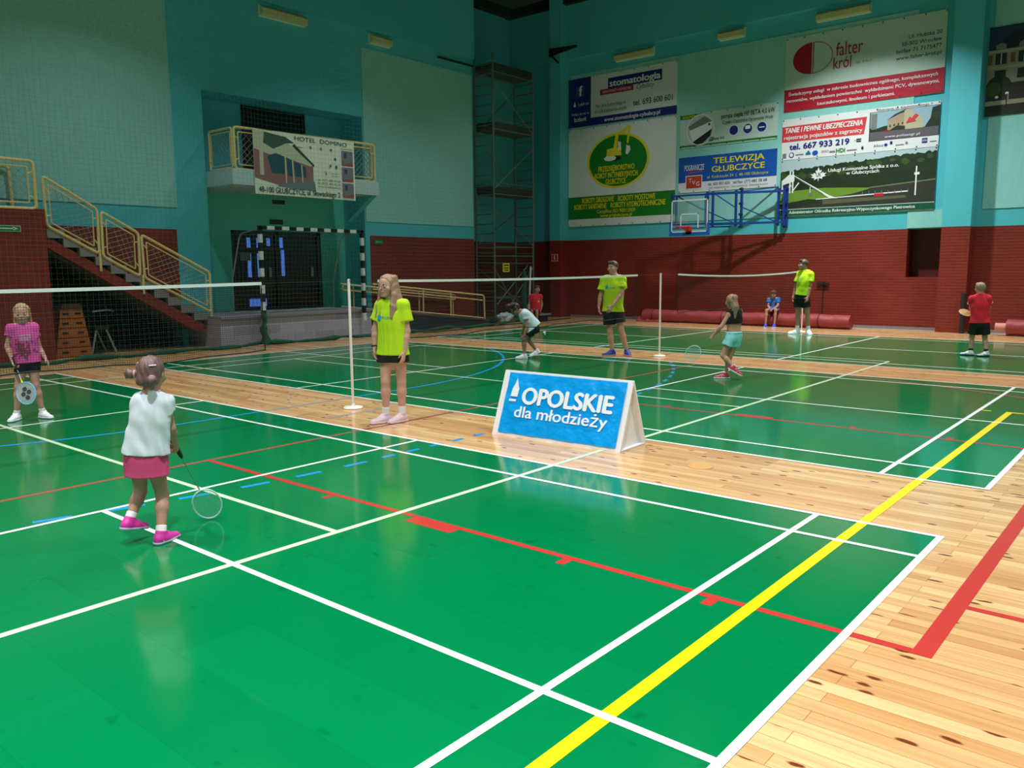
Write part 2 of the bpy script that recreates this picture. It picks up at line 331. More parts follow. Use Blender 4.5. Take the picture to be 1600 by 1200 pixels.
for x in (-5.31, 3.67): strip(c, [(x, -5.25), (x, 12.75)], .05, z)
for y in (.74, 6.76, 12.75): strip(c, [(-5.31, y), (3.67, y)], .045, z-.0002)
c.build('volleyball_lines', M_CREAM, floor)
r = MB(); z = .0018
for y, s in ((1.29, -1), (6.21, 1)):
    strip(r, [(1.15, y), (7.04, y)], .05, z)
    for x, wd in ((2.95, .05), (4.04, .42), (5.12, .06), (6.03, .06)):
        strip(r, [(x-wd/2, y+s*.065), (x+wd/2, y+s*.065)], .10, z-.0002)
strip(r, [(7.0, 1.265), (7.0, 6.24)], .085, z-.0003); strip(r, [(7.0, 1.95), (9.6, 1.95)], .05, z-.0004)
r.build('basketball_lines', M_RED, floor)
r = MB(); strip(r, [(1.15, -5.5), (1.15, 10.45)], .05, .0014)
strip(r, [(1.15, 10.45), (2.0, 10.52), (2.8, 10.52), (3.55, 10.42), (4.4, 10.25), (5.25, 9.98), (6.17, 9.54), (6.9, 9.1)], .06, .0013)
r.build('worn_lines', M_DULLRED, floor)
b = MB(); strip(b, arc(-6.7, 2.25, 6, -90, 0)+arc(-6.7, 5.25, 6, 0, 61.2), .055, .0016)
for cy, a0, a1 in ((2.25, -90, 0), (5.25, 0, 36.5)):
    n = 30 if a0 else 12
    for i in range(n):
        st = (a1-a0)/n; strip(b, arc(-6.7, cy, 9, a0+st*(i+.25), a0+st*(i+.75), 4), .055, .0012)
for i in range(10):
    y = 2.25+i*.3+.07; strip(b, [(2.29, y), (2.29, y+.15)], .055, .0012)
b.build('handball_lines', M_BLUE, floor)
b = MB(); strip(b, [(.29, 3.25), (.29, 4.25)], .055, .0012); strip(b, [(-.7, 3.06), (-.7, 4.41)], .057, .0022); b.build('worn_blue_lines', M_GREYBLUE, floor)
y_ = MB(); strip(y_, [(6.22, -5.5), (6.22, 8.26)], .065, .0026); strip(y_, [(6.2, 8.23), (9.6, 8.23)], .05, .0027); strip(y_, [(5.93, 8.23), (6.04, 8.23)], .04, .0027)
y_.build('yellow_lines', M_YEL, floor)
tag(MB().lathe([(.10, 0), (.105, .003), (.098, .006), (.0, .006)], (4.67, 3.77, .0), 28).build('floor_socket_cover', mat('turned pine', C(214, 164, 104), .35)), 'round wooden socket cover set in the pine floor beside the blue tent sign', 'floor cover')

# ------------------------------------------------------------------ platform, balcony, doors on the left wall
pf = thing('block_platform', 'low grey block platform in front of the left doors, behind the handball goal', 'platform', (-9.2, 9.4, 0))
def block_material():
    m = bpy.data.materials.new('grey glazed block'); m.use_nodes = True; nt = m.node_tree; b = nt.nodes['Principled BSDF']; N = nt.nodes.new; L = nt.links.new
    g = N('ShaderNodeNewGeometry'); sp = N('ShaderNodeSeparateXYZ'); cb = N('ShaderNodeCombineXYZ'); br = N('ShaderNodeTexBrick')
    L(g.outputs['Position'], sp.inputs[0]); L(sp.outputs[1], cb.inputs[0]); L(sp.outputs[2], cb.inputs[1]); L(cb.outputs[0], br.inputs['Vector'])
    br.inputs['Color1'].default_value = C(172, 168, 182); br.inputs['Color2'].default_value = C(150, 148, 162); br.inputs['Mortar'].default_value = C(190, 190, 198)
    br.inputs['Scale'].default_value = 1; br.inputs['Mortar Size'].default_value = .006; br.inputs['Brick Width'].default_value = .62; br.inputs['Row Height'].default_value = .22
    L(br.outputs['Color'], b.inputs['Base Color']); b.inputs['Roughness'].default_value = .6
    return m
M_BLOCK = block_material()
MB().box(-9.9, -8.55, 7.15, 11.4, 0, .62).build('block_body', M_BLOCK, pf)
MB().box(-9.98, -8.5, 7.15, 7.88, .62, .67).box(-10.88, -8.5, 7.88, 11.44, .62, .67).build('paving_slab', M_GREYBLOCK, pf)
dr = thing('entrance_door', 'dark double glazed door with pale blue slits in the left wall under the balcony', 'door', (-10.95, 10.3, .67))
f = MB()
for y in (8.98, 10.3, 11.62): f.box(-11.05, -10.93, y-.06, y+.06, .67, 2.68)
f.box(-11.05, -10.93, 8.95, 11.68, 2.58, 2.68).build('door_frame', M_NAVY, dr)
for y0, y1 in ((9.04, 10.24), (10.36, 11.56)):
    lf = MB().box(-11.02, -10.97, y0, y1, .69, 2.58).build('leaf_or_black_fill', M_NAVY, dr)
    MB().box(-10.97, -10.93, y0+.98, y0+1.05, 1.5, 1.75).build('door_handle', M_METAL, lf)
MGL = mat('lit window slit', C(70, 110, 190), .2, emit=((.05, .12, .42, 1), 1.1))
for y, z0, z1 in ((9.47, 2.25, 2.5), (9.47, 1.5, 2.1), (9.75, 2.25, 2.5), (9.75, 1.5, 2.1), (10.05, 2.3, 2.5), (10.44, 2.25, 2.52), (10.47, 1.52, 2.2), (9.72, .75, .95)):
    MB().box(-10.965, -10.955, y-.05 if z1 > 1 else y-.3, y+.05 if z1 > 1 else y+.2, z0, z1).build('window_slit', MGL, dr)
MB().box(-10.965, -10.95, 9.2, 9.5, 1.92, 2.13).build('notice', mat('grey notice', C(120, 124, 124), .7), dr)
tag(MB().box(RB-.005, RB+.02, 10.08, 10.48, 2.86, 2.98).build('door_sign', mat('dark sign', C(40, 44, 34), .6)), 'small dark sign just above the dark glass door', 'sign')
tag(MB().box(RB-.005, RB+.02, 10.19, 10.56, 3.38, 3.48).build('vent_plate', mat('black vent', C(26, 30, 26), .6)), 'small black plate on the wall under the balcony, above the door sign', 'vent')
ud = thing('balcony_door', 'black open doorway on to the balcony above the hotel banner', 'door', (-10.95, 10.35, 3.9))
MB().box(-11.05, -10.88, 9.4, 9.47, 3.9, 5.75).box(-11.05, -10.88, 11.23, 11.3, 3.9, 5.75).box(-11.05, -10.88, 9.4, 11.3, 5.68, 5.75).build('door_frame', M_DARK, ud)
MB().box(-11.0, -10.96, 9.47, 11.23, 3.9, 5.68).build('leaf_or_black_fill', M_DARK, ud)  # black sheet filling the open doorway, standing in for its darkness
bc = thing('balcony', 'pale concrete balcony slab with cream railing on the left wall', 'balcony', (-9.9, 9.97, 3.57))
MCON = mat('pale concrete', C(176, 206, 206), .7, vary=(4, .06))
MB().box(-10.9, -8.9, 7.86, 12.08, 3.58, 3.92).build('slab', MCON, bc)
MB().prism([(-10, 11.9, 3.58), (-8.95, 11.9, 3.58), (-10, 11.9, 2.95)], (0, .16, 0)).build('bracket', M_TEAL, bc)
def rail_panel(parent, loop, inset, r_out, r_in, cell, name='railing', wire=.004):
    """a rounded tube frame with a thin inner frame and diagonal wire mesh, lying in the plane of its corners (a,b,c,d)"""
    P = [Vector(p) for p in loop]; fr = MB(); fr.tube(rounded_loop(P, .08), r_out, 10, closed=True); o = fr.build(name, M_RAIL, parent, smooth=True)
    c = sum(P, Vector())/4; Q = []
    for i, p in enumerate(P):
        a = (P[i-1]-p).normalized(); b = (P[(i+1) % 4]-p).normalized(); sn = a.cross(b).length; Q.append(p+(a+b)*inset/max(sn, .3))
    MB().tube(rounded_loop(Q, .03), r_in, 6, closed=True).build('inner_frame', M_RAIL, o, smooth=True)
    wires = MB(); u = (Q[1]-Q[0]); v = (Q[3]-Q[0]); lu, lv = u.length, v.length; uh = u.normalized(); nrm = u.cross(v).normalized(); vh = nrm.cross(uh)
    poly = [((q-Q[0]).dot(uh), (q-Q[0]).dot(vh)) for q in Q]
    xs = [p[0] for p in poly]; ys = [p[1] for p in poly]; D = max(xs)-min(xs)+max(ys)-min(ys)
    for sg in (1, -1):
        k = -int(D/cell)-2
        while k*cell < 2*D:
            # line y = sg*x + c0 clipped to the polygon
            c0 = k*cell; hits = []
            for i in range(4):
                (xa, ya), (xb, yb) = poly[i], poly[(i+1) % 4]; fa = ya-sg*xa-c0; fb = yb-sg*xb-c0
                if fa*fb < 0: t = fa/(fa-fb); hits.append((xa+(xb-xa)*t, ya+(yb-ya)*t))
            if len(hits) >= 2:
                a, b = hits[0], hits[1]; wires.tube([Q[0]+uh*a[0]+vh*a[1]+nrm*sg*wire, Q[0]+uh*b[0]+vh*b[1]+nrm*sg*wire], wire, 4)
            k += 1
    wires.build('wire_mesh', M_WIRE, o)
    for (i, j) in ((0, 3), (1, 2)):
        for t in (.2, .8): MB().tube([P[i].lerp(P[j], t), Q[i].lerp(Q[j], t)], r_in, 6).build('spacer', M_RAIL, o)
    return o
rail_panel(bc, [(-8.97, 7.98, 4.83), (-8.97, 12.02, 4.86), (-8.97, 12.02, 3.92), (-8.97, 7.98, 3.92)], .10, .03, .014, .14)
rail_panel(bc, [(-9.05, 12.0, 4.84), (-10.0, 12.0, 4.84), (-10.0, 12.0, 3.95), (-9.05, 12.0, 3.95)], .08, .026, .012, .14)
rail_panel(bc, [(-9.05, 7.98, 4.82), (-10.0, 7.98, 4.82), (-10.0, 7.98, 3.95), (-9.05, 7.98, 3.95)], .08, .026, .012, .14)

# ------------------------------------------------------------------ stairs
SX0, SX1 = -9.98, -9.1
ld = thing('stair_landing', 'dark red brick landing block at the left edge, carrying the top of the stairs', 'landing', (-9.5, 2.6, 0))
MB().box(-9.98, -9.0, 1.2, 3.94, 0, 2.81).build('brick_body', M_BRICK, ld)
MB().box(-9.98, -9.0, 1.2, 3.95, 2.81, 2.84).build('landing_slab', M_BRICK, ld)
rail_panel(ld, [(-9.03, 1.3, 3.73), (-9.03, 3.82, 3.71), (-9.03, 3.82, 2.84), (-9.03, 1.3, 2.84)], .11, .034, .014, .16)
MB().tube(rounded([(-9.9, 2.2, 3.68), (-9.9, 3.7, 3.68), (-9.9, 3.72, 2.84)], .1), .03, 10).build('railing', M_RAIL, ld, smooth=True)
st = thing('staircase', 'stairs with red side wall and grey steps running down along the left wall', 'stairs', (-9.5, 5.5, 0))
n = 11; yt, zt, yb, zb = 3.97, 2.55, 7.12, .67
steps = MB(); dy = (yb-yt)/n; dz = (zt-zb)/n
for i in range(n):
    y0 = yt+i*dy; zz = zt-(i+1)*dz+dz*.6
    steps.box(SX0, SX1+.05, y0, y0+dy+.03, zz-.17, zz)
steps.build('steps', mat('grey terrazzo', C(130, 130, 126), .7, vary=(20, .1)), st)
sl = (zb-zt)/(yb-yt)
MB().prism([(SX1-.10, yt, zt-.21), (SX1-.10, yb, zb-.2), (SX1-.10, yb, zb-.28), (SX1-.10, yb-.3, zb-.28), (SX1-.10, yt, zt-.42)], (.13, 0, 0)).build('string', M_BRICK, st)
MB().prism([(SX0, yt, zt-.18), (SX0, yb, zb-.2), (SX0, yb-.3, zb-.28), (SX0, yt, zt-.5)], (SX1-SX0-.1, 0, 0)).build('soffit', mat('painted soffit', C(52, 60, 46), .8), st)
rx = -9.05
rail_panel(st, [(rx, 3.97, 3.46), (rx, 4.93, 2.89), (rx, 4.91, 2.02), (rx, 3.98, 2.54)], .09, .028, .013, .13)
rail_panel(st, [(rx, 5.0, 2.85), (rx, 5.72, 2.45), (rx, 5.70, 1.57), (rx, 4.98, 1.97)], .09, .028, .013, .13)
rail_panel(st, [(rx, 5.78, 2.42), (rx, 7.25, 1.64), (rx, 7.24, .76), (rx, 5.79, 1.54)], .09, .028, .013, .13)
for y, z0, z1 in ((4.92, 1.68, 2.1), (5.755, 1.2, 1.6), (7.24, .67, .85)): MB().tube([(rx, y, z0), (rx, y, z1)], .026, 10).build('post', M_RAIL, st, smooth=True)
sg = thing('escape_sign', 'green escape sign with white arrow on the brick landing block at the left', 'sign', (-8.985, 3.2, 2.46))
MB().box(-9.0, -8.975, 2.9, 3.5, 2.41, 2.52).build('plate', mat('white sign edge', C(200, 220, 205), .4), sg)
MB().box(-8.975, -8.972, 2.91, 3.49, 2.42, 2.51).build('green_face', mat('sign green', C(10, 130, 70), .4), sg)
a = MB(); a.face([(-8.970, 2.95, 2.455), (-8.970, 3.4, 2.455), (-8.970, 3.4, 2.475), (-8.970, 2.95, 2.475)]); a.face([(-8.970, 3.37, 2.435), (-8.970, 3.46, 2.465), (-8.970, 3.37, 2.497)]); a.build('arrow', M_WHITEP, sg)
sg = thing('exit_sign', 'small green exit sign on the brick wall right of the handball goal', 'sign', (-9.98, 12.95, 2.43))
MB().box(-10, -9.97, 12.8, 13.1, 2.37, 2.49).build('plate', mat('sign green', C(10, 130, 70), .4), sg)
a = MB(); a.box(-9.97, -9.967, 12.88, 13.05, 2.42, 2.435); a.face([(-9.966, 12.84, 2.43), (-9.966, 12.9, 2.4), (-9.966, 12.9, 2.46)]); a.build('arrow', mat('sign pale', C(150, 210, 160), .4), sg)

# ------------------------------------------------------------------ ramp along the left wall
rp = thing('ramp', 'grey wheelchair ramp sloping down along the left brick wall beside the scaffold', 'ramp', (-9.2, 13.6, 0))
MB().prism([(-9.85, 11.45, 0), (-9.85, 15.9, 0), (-9.85, 15.9, .12), (-9.85, 11.45, .6)], (1.3, 0, 0)).build('ramp_body', mat('dark ramp', C(40, 42, 48), .7), rp)
MB().prism([(-9.85, 11.45, .6), (-9.85, 15.95, .12), (-9.85, 15.95, .17), (-9.85, 11.45, .66)], (1.32, 0, 0)).build('ramp_deck', mat('ramp deck', C(78, 66, 66), .6), rp)
hz = lambda y: 1.32 + (y-11.3)*(.89-1.32)/(15.73-11.3)
for x in (-8.56, -9.86):
    ra = MB().tube(rounded([(x, 11.48, hz(11.48)), (x, 15.74, hz(15.74)), (x, 15.76, .17)], .1), .024, 8).build('handrail', M_RAIL, rp, smooth=True)
    MB().tube([(x, 11.48, hz(11.48)-.13), (x, 15.66, hz(15.66)-.15)], .018, 8).build('lower_rail', M_RAIL, ra, smooth=True)
    MB().tube([(x, 11.48, .70), (x, 15.7, .22)], .018, 8).build('kick_rail', M_RAIL, ra, smooth=True)
    for y in (11.9, 13.26, 14.33): MB().tube([(x, y, hz(y)), (x, y, .63-(y-11.5)*.11)], .02, 8).build('rail_post', M_RAIL, ra, smooth=True)
MB().tube(rounded_loop([(-9.80, 11.5, hz(11.5)-.02), (-9.80, 15.8, .88), (-9.80, 15.8, .74), (-9.80, 11.5, hz(11.5)-.17)], .06), .018, 8, closed=True).build('wall_handrail', M_RAIL, rp, smooth=True)

# ------------------------------------------------------------------ handball goal
go = thing('handball_goal', 'black and white striped handball goal in front of the left doors', 'goal', (-8.42, 9.6, .4))
gw = mat('goal white', C(214, 228, 222), .4); gb = mat('goal black', C(14, 18, 20), .4)
def striped(a, b, n, first, name):
    a, b = Vector(a), Vector(b); m = MB()
    for i in range(n): m.beam(a.lerp(b, i/n), a.lerp(b, (i+1)/n), .08, .08, (1, 0, 0) if abs((b-a).normalized().z) > .5 else (0, 0, 1), (i+first) % 2)
    m.build(name, [gb, gw], go)
striped((-8.42, 8.13, 2.62), (-8.42, 11.06, 2.60), 15, 0, 'crossbar')
striped((-8.42, 8.16, .40), (-8.42, 8.16, 2.66), 12, 1, 'post'); striped((-8.42, 11.06, .40), (-8.42, 11.06, 2.64), 12, 1, 'post')
for y in (8.16, 11.06):
    MB().tube(rounded([(-8.42, y, 2.6), (-9.15, y-.05, 2.5), (-9.5, y-.1, 1.4), (-9.5, y-.1, .68)], .12), .016, 6).build('net_support', M_METAL, go, smooth=True)
MB().tube([(-9.5, 8.06, .69), (-9.5, 10.96, .69)], .014, 6).build('ground_bar', M_METAL, go)
gn = MB()   # goal net, 10 cm cells
bx = lambda z: -9.15 - (2.5-z)*.19
for i in range(30):
    y = 8.06+i*.1; gn.tube([(-8.45, y+.04, 2.58), (-9.15, y, 2.5), (bx(1.6), y, 1.6), (bx(.7), y, .7)], .003, 3)
for i in range(19): z = 2.5-i*.1; gn.tube([(bx(z), 8.06+k*.29, z-.02*(k % 2)) for k in range(11)], .003, 3)
gn.build('goal_net', mat('dark twine', C(52, 56, 42), .8), go)

# ------------------------------------------------------------------ scaffold in the corner bay
M_SCAF = mat('dull scaffold steel', C(112, 122, 120), .5, .5)
sf = thing('scaffold_tower', 'tall grey steel scaffold tower standing in the far left corner', 'scaffold', (-9.8, 18.05, 0))
sx = (-9.3, -10.05); sy = (17.08, 19.02); yl = mat('yellow band', C(190, 180, 40), .5)
for x in sx:
    for y in sy:
        p = MB().tube([(x, y, 0.05), (x, y, 8.15 if y < 18 else 7.9)], .032, 8).build('upright', M_SCAF, sf, smooth=True)
        MB().lathe([(.07, 0), (.07, .02), (.02, .03), (.02, .1)], (x, y, .0), 12).build('base_plate', M_SCAF, p)
    # ladder rungs at the short side are built per y
for y in sy:
    for k in range(26): z = .35+k*.3; MB().tube([(sx[0], y, z), (sx[1], y, z)], .018, 6).build('rung', M_SCAF, sf)
for z in (.75, 2.06, 2.34, 3.97, 4.3, 5.92, 6.2, 7.62):
    for x in sx: MB().tube([(x, sy[0], z), (x, sy[1], z)], .02, 6).build('ledger', M_SCAF, sf)
for z in (1.84, 4.0, 5.93, 7.68):
    d = MB().box(sx[1]+.04, sx[0]-.04, sy[0]+.03, sy[1]-.03, z-.04, z+.02).build('deck', mat('deck boards', C(70, 66, 58), .8, vary=((1, 12, 1), .2)), sf)
    if z > 3: MB().box(sx[0]-.03, sx[0]-.005, sy[0], sy[1], z+.02, z+.20).box(sx[1], sx[0], sy[0], sy[0]+.025, z+.02, z+.20).build('toe_board', mat('dark board', C(44, 40, 36), .8), d)
def brace(a, b): MB().tube([a, b], .018, 6).build('brace', M_SCAF, sf)
brace((sx[0], sy[0], 7.35), (sx[0], sy[1], 5.95)); brace((sx[0], sy[1], 5.5), (sx[0], sy[0], 4.1)); brace((sx[1], sy[0], 5.8), (sx[1], sy[1], 4.2))
brace((sx[0], sy[0], 3.55), (sx[0], sy[1], 2.4)); brace((sx[1], sy[1], 3.5), (sx[1], sy[0], 2.4)); brace((sx[0], sy[1], 1.72), (sx[0], sy[0]+.75, .5)); brace((sx[1], sy[0], 1.7), (sx[0], sy[1]-.2, .3))
brace((sx[0], sy[0], 1.65), (sx[0], sy[0]+.95, .55)); brace((sx[0], sy[1]-.3, 1.75), (sx[0], sy[0]+.1, .55)); brace((sx[1], sy[0], 5.8), (sx[1], sy[1], 7.4))
st_ = mat('white tube', C(214, 222, 220), .35)
tag(MB().tube([(-9.22, 18.78, 1.72), (-8.95, 18.35, .35)], .03, 8).build('white_pole', st_), 'bright white pole leaning against the scaffold tower', 'pole')
ws = thing('warning_sign', 'yellow warning sign hanging on the scaffold tower', 'sign', (-9.26, 17.57, 1.56))
MB().box(-9.262, -9.25, 17.42, 17.74, 1.56, 1.84).build('plate', mat('sign yellow', C(222, 206, 40), .5), ws)
MB().box(-9.25, -9.247, 17.46, 17.70, 1.75, 1.79).box(-9.25, -9.247, 17.48, 17.68, 1.60, 1.63).box(-9.25, -9.247, 17.46, 17.70, 1.67, 1.70).build('lettering', M_DARK, ws)

# ------------------------------------------------------------------ lettering
_tc = {}
def text_geo(s, bold=0.0, spacing=1.0):
    k = (s, bold, spacing)
    if k not in _tc:
        cu = bpy.data.curves.new('lettering', 'FONT'); cu.body = s; cu.resolution_u = 4; cu.space_character = spacing
        o = bpy.data.objects.new('lettering', cu); COL.objects.link(o)
        me = o.to_mesh(); v = [tuple(p.co[:2]) for p in me.vertices]; f = [tuple(p.vertices) for p in me.polygons]
        if bold:      # heavier strokes: the same glyphs overlaid with small shifts
            v0, f0 = v, f; v, f = [p+(0,) for p in v0], list(f0)
            for k_, (dx, dy) in enumerate(((bold, 0), (-bold, 0), (0, bold*.6), (0, -bold*.6))):
                n = len(v); v += [(p[0]+dx, p[1]+dy, k_+1) for p in v0]; f += [tuple(i+n for i in q) for q in f0]
        o.to_mesh_clear(); bpy.data.objects.remove(o); bpy.data.curves.remove(cu); _tc[k] = (v, f)
    return _tc[k]
_cap = max(p[1] for p in text_geo('H')[0])
class Art:
    """flat print on a sheet: coordinates are fractions of the sheet's width and height"""
    def __init__(s, parent, w, h, z0=0.006): s.p, s.w, s.h, s.z0 = parent, w, h, z0
    def P(s, u, v, l): return (u*s.w, v*s.h, s.z0+.003*l)
    def shapes(s, name, items, layer=1, label=None):
        mb = MB(); mats = []
        for i, (m, pts) in enumerate(items):
            if m not in mats: mats.append(m)
            mb.face([s.P(u, v, layer+i*.03) for u, v in pts], mats.index(m))
        o = mb.build(name, mats, s.p, world=False)
        if label: o['label'] = label
        return o
    def text(s, t, u0, u1, v, cap, m, layer=3, bold=0.0, shear=0.0, slope=0.0, name='lettering', parent=None):
        vv, ff = text_geo(t, bold); xs = [p[0] for p in vv]; a, b = min(xs), max(xs)
        sx = (u1-u0)*s.w/(b-a); sy = cap*s.h/_cap
        pts = [(u0*s.w+(p[0]-a)*sx+p[1]*sy*shear, v*s.h+p[1]*sy+(p[0]-a)*sx*slope, s.z0+.003*layer+(.0003*p[2] if len(p) > 2 else 0)) for p in vv]
        mb = MB(); mb.v = pts; mb.f = list(ff); mb.m = [0]*len(ff)
        return mb.build(name, m, parent or s.p, world=False)
def R4(u0, v0, u1, v1): return [(u0, v0), (u1, v0), (u1, v1), (u0, v1)]
def EL(u, v, ru, rv, n=40, a0=0, a1=360): return [(u+ru*math.cos(math.radians(a0+(a1-a0)*i/n)), v+rv*math.sin(math.radians(a0+(a1-a0)*i/n))) for i in range(n if a1-a0 == 360 else n+1)]
def RING(u, v, ru, rv, t, n=40, a0=0, a1=360):
    o = EL(u, v, ru, rv, n, a0, a1); k = [(u+(x-u)*(1-t), v+(y-v)*(1-t)) for x, y in o]; out = []
    m = len(o)
    for i in range(m if a1-a0 == 360 else m-1): j = (i+1) % m; out.append([o[i], o[j], k[j], k[i]])
    return out
def banner(name, label, x0, x1, z0, z1, group=None, y=YW-.03, col=None, wave=.012):
    b = thing(name, label, 'banner', (x0, y, z0), (math.pi/2, 0, 0), group)
    w, h = x1-x0, z1-z0; m = MB(); n, k = 24, 12; i0 = 0
    for j in range(k+1):
        for i in range(n+1): m.v.append((w*i/n, h*j/k, 0))
    for j in range(k):
        for i in range(n): a = j*(n+1)+i; m.f.append((a, a+1, a+n+2, a+n+1)); m.m.append(0)
    o = m.build('sheet', col or M_VINYL, b, world=False); sm = o.modifiers.new('thickness', 'SOLIDIFY'); sm.thickness = .006; sm.offset = 1
    ey = MB(); q = max(3, int(w/.5))
    for i in range(q+1):
        for vv in (.03, h-.03): ey.lathe([(.018, 0), (.018, .004), (.008, .004)], (min(max(w*i/q, .03), w-.03), vv, .006), 8)
    ey.build('eyelets', M_DARK, b, world=False)
    return b, Art(b, w, h, .0065)
M_VINYL = mat('white vinyl', C(226, 232, 232), .45, bump=(2.2, .5, .05), vary=(3, .03))
M_PALEV = mat('pale vinyl', C(190, 216, 206), .5, bump=(2.2, .5, .05), vary=(3, .03))
K = lambda n, r, g, b: mat('print '+n, C(r, g, b), .45, bump=(2.2, .4, .05))
NAVY, WHT, BLK, REDP, DRED, GRN, YLW, ROYAL, GRY = K('navy', 28, 36, 124), K('white', 236, 240, 240), K('black', 30, 36, 44), K('red', 214, 62, 66), K('dark red', 178, 24, 50), K('green', 22, 128, 34), K('yellow', 238, 222, 40), K('royal', 20, 84, 176), K('grey', 120, 124, 124)
LGR, DGR, MGR, SKY, TAN, TERR, LAKE, LBL = K('lawn', 110, 150, 50), K('dark leaf', 34, 52, 30), K('mid leaf', 56, 82, 40), K('sky', 176, 200, 204), K('tan', 170, 152, 122), K('dusky red', 156, 84, 92), K('lake', 50, 56, 46), K('light blue', 110, 150, 190)
# dentist banner
b, A = banner('advertising_banner', 'white and navy dentist banner, topmost at the left end of the far wall', -9.06, -4.99, 6.31, 7.87)
A.shapes('printed_panel', [(NAVY, R4(0, 0, .22, 1)), (NAVY, R4(.22, 0, 1, .16))], 1)
A.shapes('title_box', [(NAVY, R4(.385, .69, .87, .90)), (DRED, R4(.31, .585, .62, .695))], 1)
A.shapes('emblem', [(K('pale navy', 70, 80, 160), R4(.075, .62, .155, .84)), (WHT, EL(.062, .46, .012, .035)), (WHT, R4(.058, .46, .066, .53))], 2)
A.text('f', .105, .14, .64, .20, WHT, 4, .03); A.text('Lubię to!', .10, .20, .44, .06, WHT); A.text('Dołącz do nas na', .035, .205, .25, .05, WHT); A.text('facebook', .055, .18, .12, .09, WHT, bold=.02)
A.text('stomatologia', .40, .86, .725, .13, WHT, 4, .035); A.text('KREATORZY UŚMIECHU', .335, .60, .615, .05, WHT); A.text('Cybulscy', .645, .80, .59, .09, NAVY, shear=.3)
A.text('Plac Jana Surzyckiego 6', .27, .55, .345, .065, BLK); A.text('47-324 Kędzierzyn-Koźle', .26, .56, .23, .065, BLK); A.text('tel. 693 600 601', .62, .965, .275, .11, BLK, bold=.01); A.text('www.stomatologia-cybulscy.pl', .35, .86, .045, .075, WHT, bold=.02)
# excavator banner
b, A = banner('advertising_banner', 'large white banner with a yellow excavator on a green oval, far wall', -9.06, -4.99, 3.06, 6.25)
A.shapes('printed_panel', [(GRN, R4(0, .075, 1, .305))], 1)
A.shapes('oval', [(YLW, EL(.48, .64, .292, .275, 60)), (GRN, EL(.48, .64, .27, .252, 60))], 1)
A.shapes('excavator', [(BLK, EL(.43, .665, .085, .028)), (WHT, EL(.41, .668, .058, .026)), (YLW, [(.375, .69), (.52, .69), (.51, .75), (.46, .77), (.38, .76)]), (WHT, [(.485, .74), (.515, .74), (.51, .82), (.485, .83)]), (YLW, [(.44, .75), (.475, .75), (.49, .9), (.462, .905)]), (YLW, [(.46, .875), (.585, .94), (.60, .965), (.585, .975), (.455, .905)]), (YLW, [(.575, .96), (.60, .955), (.582, .80), (.566, .80)]), (WHT, [(.555, .70), (.575, .69), (.60, .73), (.595, .77), (.562, .785)])], 3)
A.text('PRZEDSIĘBIORSTWO', .30, .64, .545, .05, YLW, 4, .03); A.text('ROBÓT INŻYNIERYJNYCH', .265, .67, .478, .05, YLW, 4, .03); A.text('GŁUBCZYCE', .37, .56, .412, .05, YLW, 4, .03)
A.text('ROBOTY DROGOWE', .14, .45, .238, .05, YLW, 3, .025); A.text('ROBOTY MOSTOWE', .49, .83, .238, .05, YLW, 3, .025); A.text('ROBOTY SANITARNE', .06, .38, .175, .05, YLW, 3, .025); A.text('ROBOTY HYDROTECHNICZNE', .42, .92, .175, .05, YLW, 3, .025)
A.text('Certyfikat ISO 9001:2009', .29, .65, .125, .035, YLW, 3, .01); A.text('www.priglubczyce.pl', .32, .62, .085, .03, YLW, 3, .015)
# heat pump banner
b, A = banner('advertising_banner', 'narrow pale heat pump banner with a grey box in a circle', -4.86, -1.79, 5.24, 6.24, col=M_PALEV)
A.shapes('printed_panel', [(GRN, R4(0, .85, .225, .975)), (GRN, R4(0, .035, 1, .085))], 1)
A.shapes('picture', [(WHT, EL(.22, .5, .148, .455, 48)), (K('pale grey', 186, 200, 200), EL(.22, .5, .138, .425, 48)), (GRY, [(.09, .62), (.26, .88), (.345, .72), (.13, .42)]), (WHT, [(.10, .5), (.345, .72), (.345, .5), (.14, .16)]), (BLK, [(.14, .16), (.345, .5), (.33, .3), (.25, .1), (.18, .08)]), (BLK, R4(.305, .6, .325, .66))], 2)
A.text('GALMET', .03, .165, .875, .075, YLW, bold=.01); A.text('pompa ciepła HP BETA 4,0 kW', .44, .97, .74, .13, BLK, bold=.01); A.text('Czyste i Oszczędne Ogrzewanie Wody', .455, .955, .575, .10, BLK)
it = []
for u in (.57, .71, .848): it += [(WHT, EL(u, .37, .05, .153)), (NAVY, EL(u, .37, .044, .135))]
it += [(WHT, R4(.685, .36, .735, .46)), (WHT, R4(.822, .35, .875, .38))]
A.shapes('badge', it, 2); A.shapes('print_box', [(BLK, R4(.315, .14, .355, .25))], 2); A.text('HP', .32, .35, .165, .06, WHT, 4); A.text('Beta 4.0', .36, .475, .16, .08, BLK)
